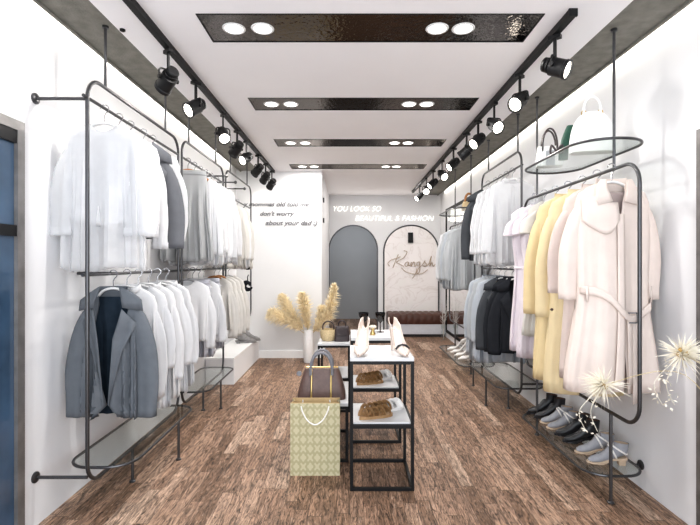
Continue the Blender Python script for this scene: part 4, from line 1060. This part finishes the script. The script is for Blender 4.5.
# script sign: strokes of a handwritten name
t = thing('script_sign', 'bronze handwritten script sign on the marble panel above the bench', 'sign', (BX, YW-.03, 1.25))
def stroke(pts, r=.009): return MB().tube([(x, 0, z) for x, _, z in catmull([(p[0], 0, p[1]) for p in pts], 7)], r, 6)
S = [
 [(-.40, -.02), (-.43, .04), (-.36, .10), (-.26, .13), (-.20, .16)],                                    # swash into K
 [(-.24, .20), (-.29, .08), (-.34, -.05)],                                                              # K stem
 [(-.14, .27), (-.08, .24), (-.14, .14), (-.27, .06), (-.20, .01), (-.14, -.02)],                       # K arms
 [(-.06, .06), (-.10, .05), (-.12, 0), (-.08, -.02), (-.05, .06), (-.05, -.01), (-.01, .02), (0, .06), (.0, -.02), (.04, .06), (.06, .04), (.06, -.02), (.09, .0)],   # a n
 [(.15, .06), (.11, .05), (.10, 0), (.14, -.01), (.16, .06), (.15, -.12), (.10, -.14), (.14, -.05), (.20, .0)],  # g
 [(.20, .0), (.255, .085), (.245, .06), (.285, .01), (.25, -.02), (.22, -.01), (.27, -.015), (.32, .02)],          # s h
 [(.32, .02), (.37, .17), (.35, .05), (.34, -.02), (.38, .05), (.40, -.02), (.44, .02)],
 [(-.18, -.05), (-.10, -.12), (.04, -.16), (.20, -.15), (.30, -.08)],                                   # underline flourish
 [(.02, -.24), (.08, -.15), (.10, -.06)],
]
for s in S: stroke(s, .0065).build('lettering', MT['bronze'], t)
# neon
t = thing('neon_sign', 'glowing white neon wall sign in two lines above the arches', 'sign', (0, YW-.04, 2.05))
a = text_mesh('neon_lettering', 'YOU LOOK SO', .14, MT['neon'], t, (-.30, 0, .19), .25, .004, .87, offset=-.004)
b = text_mesh('neon_lettering', 'BEAUTIFUL & FASHION', .14, MT['neon'], t, (.10, 0, .015), .25, .004, 1.44, offset=-.004)
area_light('neon_lamp', (.6, YW-.12, 2.17), (-PI/2, 0, 0), 1.8, .25, 2, (1, .94, .85))
area_light('rear_fill', (.6, 7.2, CEIL-.02), (0, 0, 0), 1.2, .6, 13, (1, .97, .94))  # fill added under the rear ceiling to lift the back wall, no fitting here
# wall lettering on the partition
t = thing('wall_lettering', 'grey handwritten quotation in three lines on the white partition', 'wall lettering', (-1.0, YP-.006, 1.75))
MT['ink_letter'] = pmat('grey_letter_paint', (.16, .16, .17), .6)
def px(x, y, d): return ((x-350)/F*d, H-(y-262.5)/F*d)
for s, x0, x1, yb in (('y mommas old told me', 243, 309, 206.3), ("don't worry", 260, 294.5, 215.7), ('about your dad :)', 265.5, 317.5, 225)):
    X0, Z = px(x0, yb, YP); X1, _ = px(x1, yb, YP)
    text_mesh('lettering', s, .085, MT['ink_letter'], t, (X0+1.0, 0, Z-1.75), .32, .002, X1-X0, offset=.002)
for i, z in enumerate((2.19, 1.90)):
    o = thing('hinge', f'{"upper" if i == 0 else "lower"} small black hinge on the side of the white partition', 'hinge', (PXR, 6.5, z), group='partition hinges')
    MB().box(0, .012, -.05, .05, -.03, .03).build('plate', MT['black'], o, smooth=False, bevel=.003); MB().lathe([(.008, -.035), (.008, .035)], 10, (.012, 0, 0)).build('pin', MT['steel'], o)
# bench
t = thing('bench', 'dark brown tufted leather bench on a pale grey plinth under the marble arch', 'bench', (1.165, 8.14, 0))
MB().box(-.49, .49, -.19, .22, 0, .05).build('recessed_base', MT['plinthdark'], t, smooth=False)
MB().box(-.50, .50, -.22, .24, .05, .225).build('plinth', MT['plinth'], t, smooth=False, bevel=.004)
rows = []
for i in range(25):
    v = i/24; row = []
    for k in range(81):
        u = k/80; x = -.5+u; e = min(1, min(u, 1-u)*30)**.5
        tuft = abs(math.sin(PI*u*9))**.5
        if v < .35: y = -.225; z = .225+.17*(v/.35); y -= .012*tuft*math.sin(PI*v/.35)*e
        else: q = (v-.35)/.65; y = -.225+.45*q; z = .395+.022*(tuft*.8+.2)*abs(math.sin(PI*max(.04, min(.96, q))*3))**.5*e
        row.append((x, y, z))
    rows.append(row)
m = MB().grid(rows); m.add([(-.5, -.225, .225), (-.5, .225, .225), (-.5, .225, .40), (-.5, -.225, .40), (.5, -.225, .225), (.5, .225, .225), (.5, .225, .40), (.5, -.225, .40)], [(0, 1, 2, 3), (4, 5, 6, 7), (1, 5, 6, 2), (0, 1, 5, 4)])
m.build('cushion', MT['leather'], t)
# mirror on the right wall beyond the last rack
t = thing('wall_mirror', 'large dark-framed wall mirror beside the bench at the far right', 'mirror', (WR, 7.1, .10))
MB().box(-.012, 0, -.82, .77, .02, 2.1).build('mirror_glass', MT['mirror'], t, smooth=False)
m = MB(); m.box(-.022, 0, .75, .79, 0, 2.12); m.box(-.022, 0, -.84, -.80, 0, 2.12); m.box(-.022, 0, -.80, .75, 2.08, 2.12); m.box(-.022, 0, -.80, .75, 0, .04); m.build('frame', MT['black'], t, smooth=False)
# floor vase and pampas
t = thing('floor_vase', 'slim white floor vase in front of the white partition', 'vase', (-.54, 5.93, 0))
MB().lathe([(.058, 0), (.066, .02), (.066, .34), (.060, .40), (.064, .43), (.056, .43), (.052, .40), (.056, .04)], 24, cap=False).lathe([(.001, .001), (.058, .0)], 24, cap=False).build('body', MT['vase'], t)
MB().lathe([(.0665, .33), (.068, .335), (.0665, .34)], 24, cap=False).build('ridge', MT['vase'], t)
def plume(base, tip, bend, L, name, label, nst=420, wid=.085, seed=0):
    rng = random.Random(seed); o = thing(name, label, 'dried grass', base, group='pampas plumes in the vase')
    B = Vector((0, 0, 0)); T = Vector(tip)-Vector(base); C = T*.5+Vector(bend)
    cv = lambda u: B*(1-u)**2+C*2*u*(1-u)+T*u*u
    MB().tube([cv(u/12) for u in range(13)], .004, 6).build('stem', MT['stem'], o)
    m = MB(); u0 = 1-L
    for k in range(nst):
        u = u0+(1-u0)*rng.random()**.9; p = cv(u); tg = (cv(min(1, u+.02))-cv(u-.02)).normalized(); q = (u-u0)/(1-u0)
        ln = wid*(.35+1.2*math.sin(PI*min(1, q*.85+.1))); a = rng.uniform(0, 2*PI); n1 = tg.orthogonal().normalized(); n2 = tg.cross(n1)
        dr = (n1*math.cos(a)+n2*math.sin(a))*.75+tg*rng.uniform(.5, 1.1); dr.normalize()
        e = p+dr*ln*rng.uniform(.6, 1.1)-Vector((0, 0, ln*.25)); mid = p+dr*ln*.5
        s = dr.cross(Vector((rng.uniform(-1, 1), rng.uniform(-1, 1), rng.uniform(-1, 1)))).normalized()*.0055
        m.add([p-s*.4, p+s*.4, mid+s, mid-s, e], [(0, 1, 2, 3), (3, 2, 4)])
    m.build('plume', MT['pampas'], o, smooth=False)
for i, (tx, ty, tz, bx, bz, lab) in enumerate([(-1.03, 5.86, .66, -.12, .14, 'pampas plume drooping farthest out over the wall side of the floor vase'), (-.90, 5.98, .87, -.08, .06, 'pampas plume leaning up and away from the arch in the floor vase'),
                                         (-.62, 5.90, .90, .0, .05, 'upright pampas plume in the middle of the floor vase'), (-.205, 5.9, 1.02, .14, -.12, 'tallest pampas plume leaning towards the arch from the floor vase'), (-.36, 6.0, .72, .08, .0, 'short pampas plume leaning towards the arch from the floor vase')]):
    plume((-.54+.012*(i-2), 5.93, .35), (tx, ty, tz), (bx, 0, bz), .88, 'pampas_grass', lab, 800, .115, i)
# pale twigs by the mirror
t = thing('twig_vase', 'thin pale dry twigs in a slim glass vase on the floor beside the bench', 'vase', (1.565, 7.62, 0))
MB().lathe([(.04, 0), (.045, .01), (.04, .20), (.045, .26), (.04, .26), (.036, .20)], 16, cap=False).lathe([(.001, .002), (.04, .0)], 16, cap=False).build('body', MT['glass'], t)
rng = random.Random(5)
for k in range(9):
    a = rng.uniform(0, 6.28); h = rng.uniform(.45, .78); r = rng.uniform(.03, .10)
    m = MB().tube(catmull([(0, 0, .01), (r*.3*math.cos(a), r*.3*math.sin(a), h*.5), (r*math.cos(a), r*math.sin(a), h)], 4), [.004-.003*j/8 for j in range(9)], 5)
    for j in range(5):
        z = h*(.45+.1*j); q = z/h; b = a+rng.uniform(-1.5, 1.5); m.tube([(r*q*math.cos(a)*q, r*q*math.sin(a)*q, z), (r*q*math.cos(a)*q+.05*math.cos(b), r*q*math.sin(a)*q+.05*math.sin(b), z+.06)], .002, 4)
    m.build('twig', MT['twig'], t)

# dried cream flowers reaching into view at the right front: a tall vase stands by the right door
t = thing('dried_flowers', 'cream spiky dried flowers on long thin stems in front of the pink trench coat', 'dried flowers', (1.50, 1.70, 0))
MB().lathe([(.09, 0), (.11, .03), (.12, .25), (.08, .45), (.05, .55), (.06, .58), (.05, .58), (.042, .54)], 22, cap=False).lathe([(.001, .001), (.09, .0)], 22, cap=False).build('vase', MT['vase'], t)
def blade(m, p, dr, ln, w, rng):
    s = dr.cross(Vector((rng.uniform(-1, 1), rng.uniform(-1, 1), rng.uniform(-1, 1)))).normalized()*w
    mid = p+dr*ln*.45; e = p+dr*ln+Vector((0, 0, -.1*ln)); m.add([p-s*.3, p+s*.3, mid+s, mid-s, e], [(0, 1, 2, 3), (3, 2, 4)])
def flower(c, seed, fwd, n=230, r=.085):
    rng = random.Random(seed); c = Vector(c)-Vector((1.50, 1.70, 0))
    m = MB()
    for k in range(n):
        dr = Vector((rng.gauss(0, 1), rng.gauss(0, 1), rng.gauss(0, 1)))+Vector(fwd)*1.1; dr.normalize(); blade(m, c+dr*.008, dr, r*rng.uniform(.45, 1.35), .0028, rng)
    fl = m.build('flower_head', MT['petal'], t, smooth=False)
    m = MB()
    for k in range(5):
        p = c+Vector((rng.uniform(-.025, .025), rng.uniform(-.025, .01), rng.uniform(-.025, .025))); m.lathe([(.002, -.010), (.009, 0), (.002, .010)], 8, p)
    m.build('seed_head', MT['ochre'], t)
    return c
A = flower((1.385, 1.90, .915), 1, (.1, -.5, .35)); B = flower((1.135, 2.03, .755), 2, (-.9, -.3, .1))
for c, md in ((A, (.08, .1, .78)), (B, (-.1, .2, .83))):
    MB().tube(catmull([(0, 0, .5), md, c], 8), .0014, 5).build('stem', MT['stem'], t)
rng = random.Random(3)
for c0, n in ((A, 46), (B, 26)):
    for q in range(2):
        m = MB(); p0 = c0; p1 = c0+Vector((-.05-.05*q, .02, -.12)); p2 = c0+Vector((-.03-.05*q, .0, -.21))
        pts = catmull([p0, p1, p2], 8); m.tube(pts, .0012, 4)
        for k in range(n//2):
            p = pts[rng.randrange(3, len(pts))]+Vector((rng.gauss(0, .012), rng.gauss(0, .012), rng.gauss(0, .01)))
            blade(m, p, Vector((rng.gauss(0, 1), rng.gauss(0, 1), rng.gauss(0, 1))).normalized(), .018, .005, rng)
        m.build('petal_spray', MT['petal'], t, smooth=False)

# ------------------------------------------------------------------ light, world, camera
w = bpy.data.worlds.new('daylight'); SC.world = w; w.use_nodes = True
bg = w.node_tree.nodes['Background']; bg.inputs[0].default_value = (.88, .94, 1, 1); bg.inputs[1].default_value = 1.15
# daylight falling in through the shop window behind the camera
area_light('shop_window_daylight', (.06, Y0+.02, 1.35), (PI/2, 0, 0), 3.0, 2.4, 74, (.90, .95, 1))
cam = bpy.data.cameras.new('camera'); cam.sensor_width = 36; cam.lens = 36*F/700; cam.clip_start = .05
co = bpy.data.objects.new('camera', cam); co.location = (0, 0, H); co.rotation_euler = (PI/2, 0, 0); COL.objects.link(co); SC.camera = co
SC.view_settings.view_transform = 'Standard'; 
try: SC.view_settings.look = 'Medium High Contrast'
except Exception: print('NOLOOK', [i.name for i in SC.view_settings.bl_rna.properties['look'].enum_items])
SC.view_settings.view_transform = 'Standard'; SC.view_settings.exposure = .03
try:
    SC.cycles.use_denoising = True; SC.cycles.max_bounces = 8; SC.cycles.transparent_max_bounces = 24; SC.cycles.diffuse_bounces = 4; SC.cycles.sample_clamp_indirect = 6.
except Exception: pass
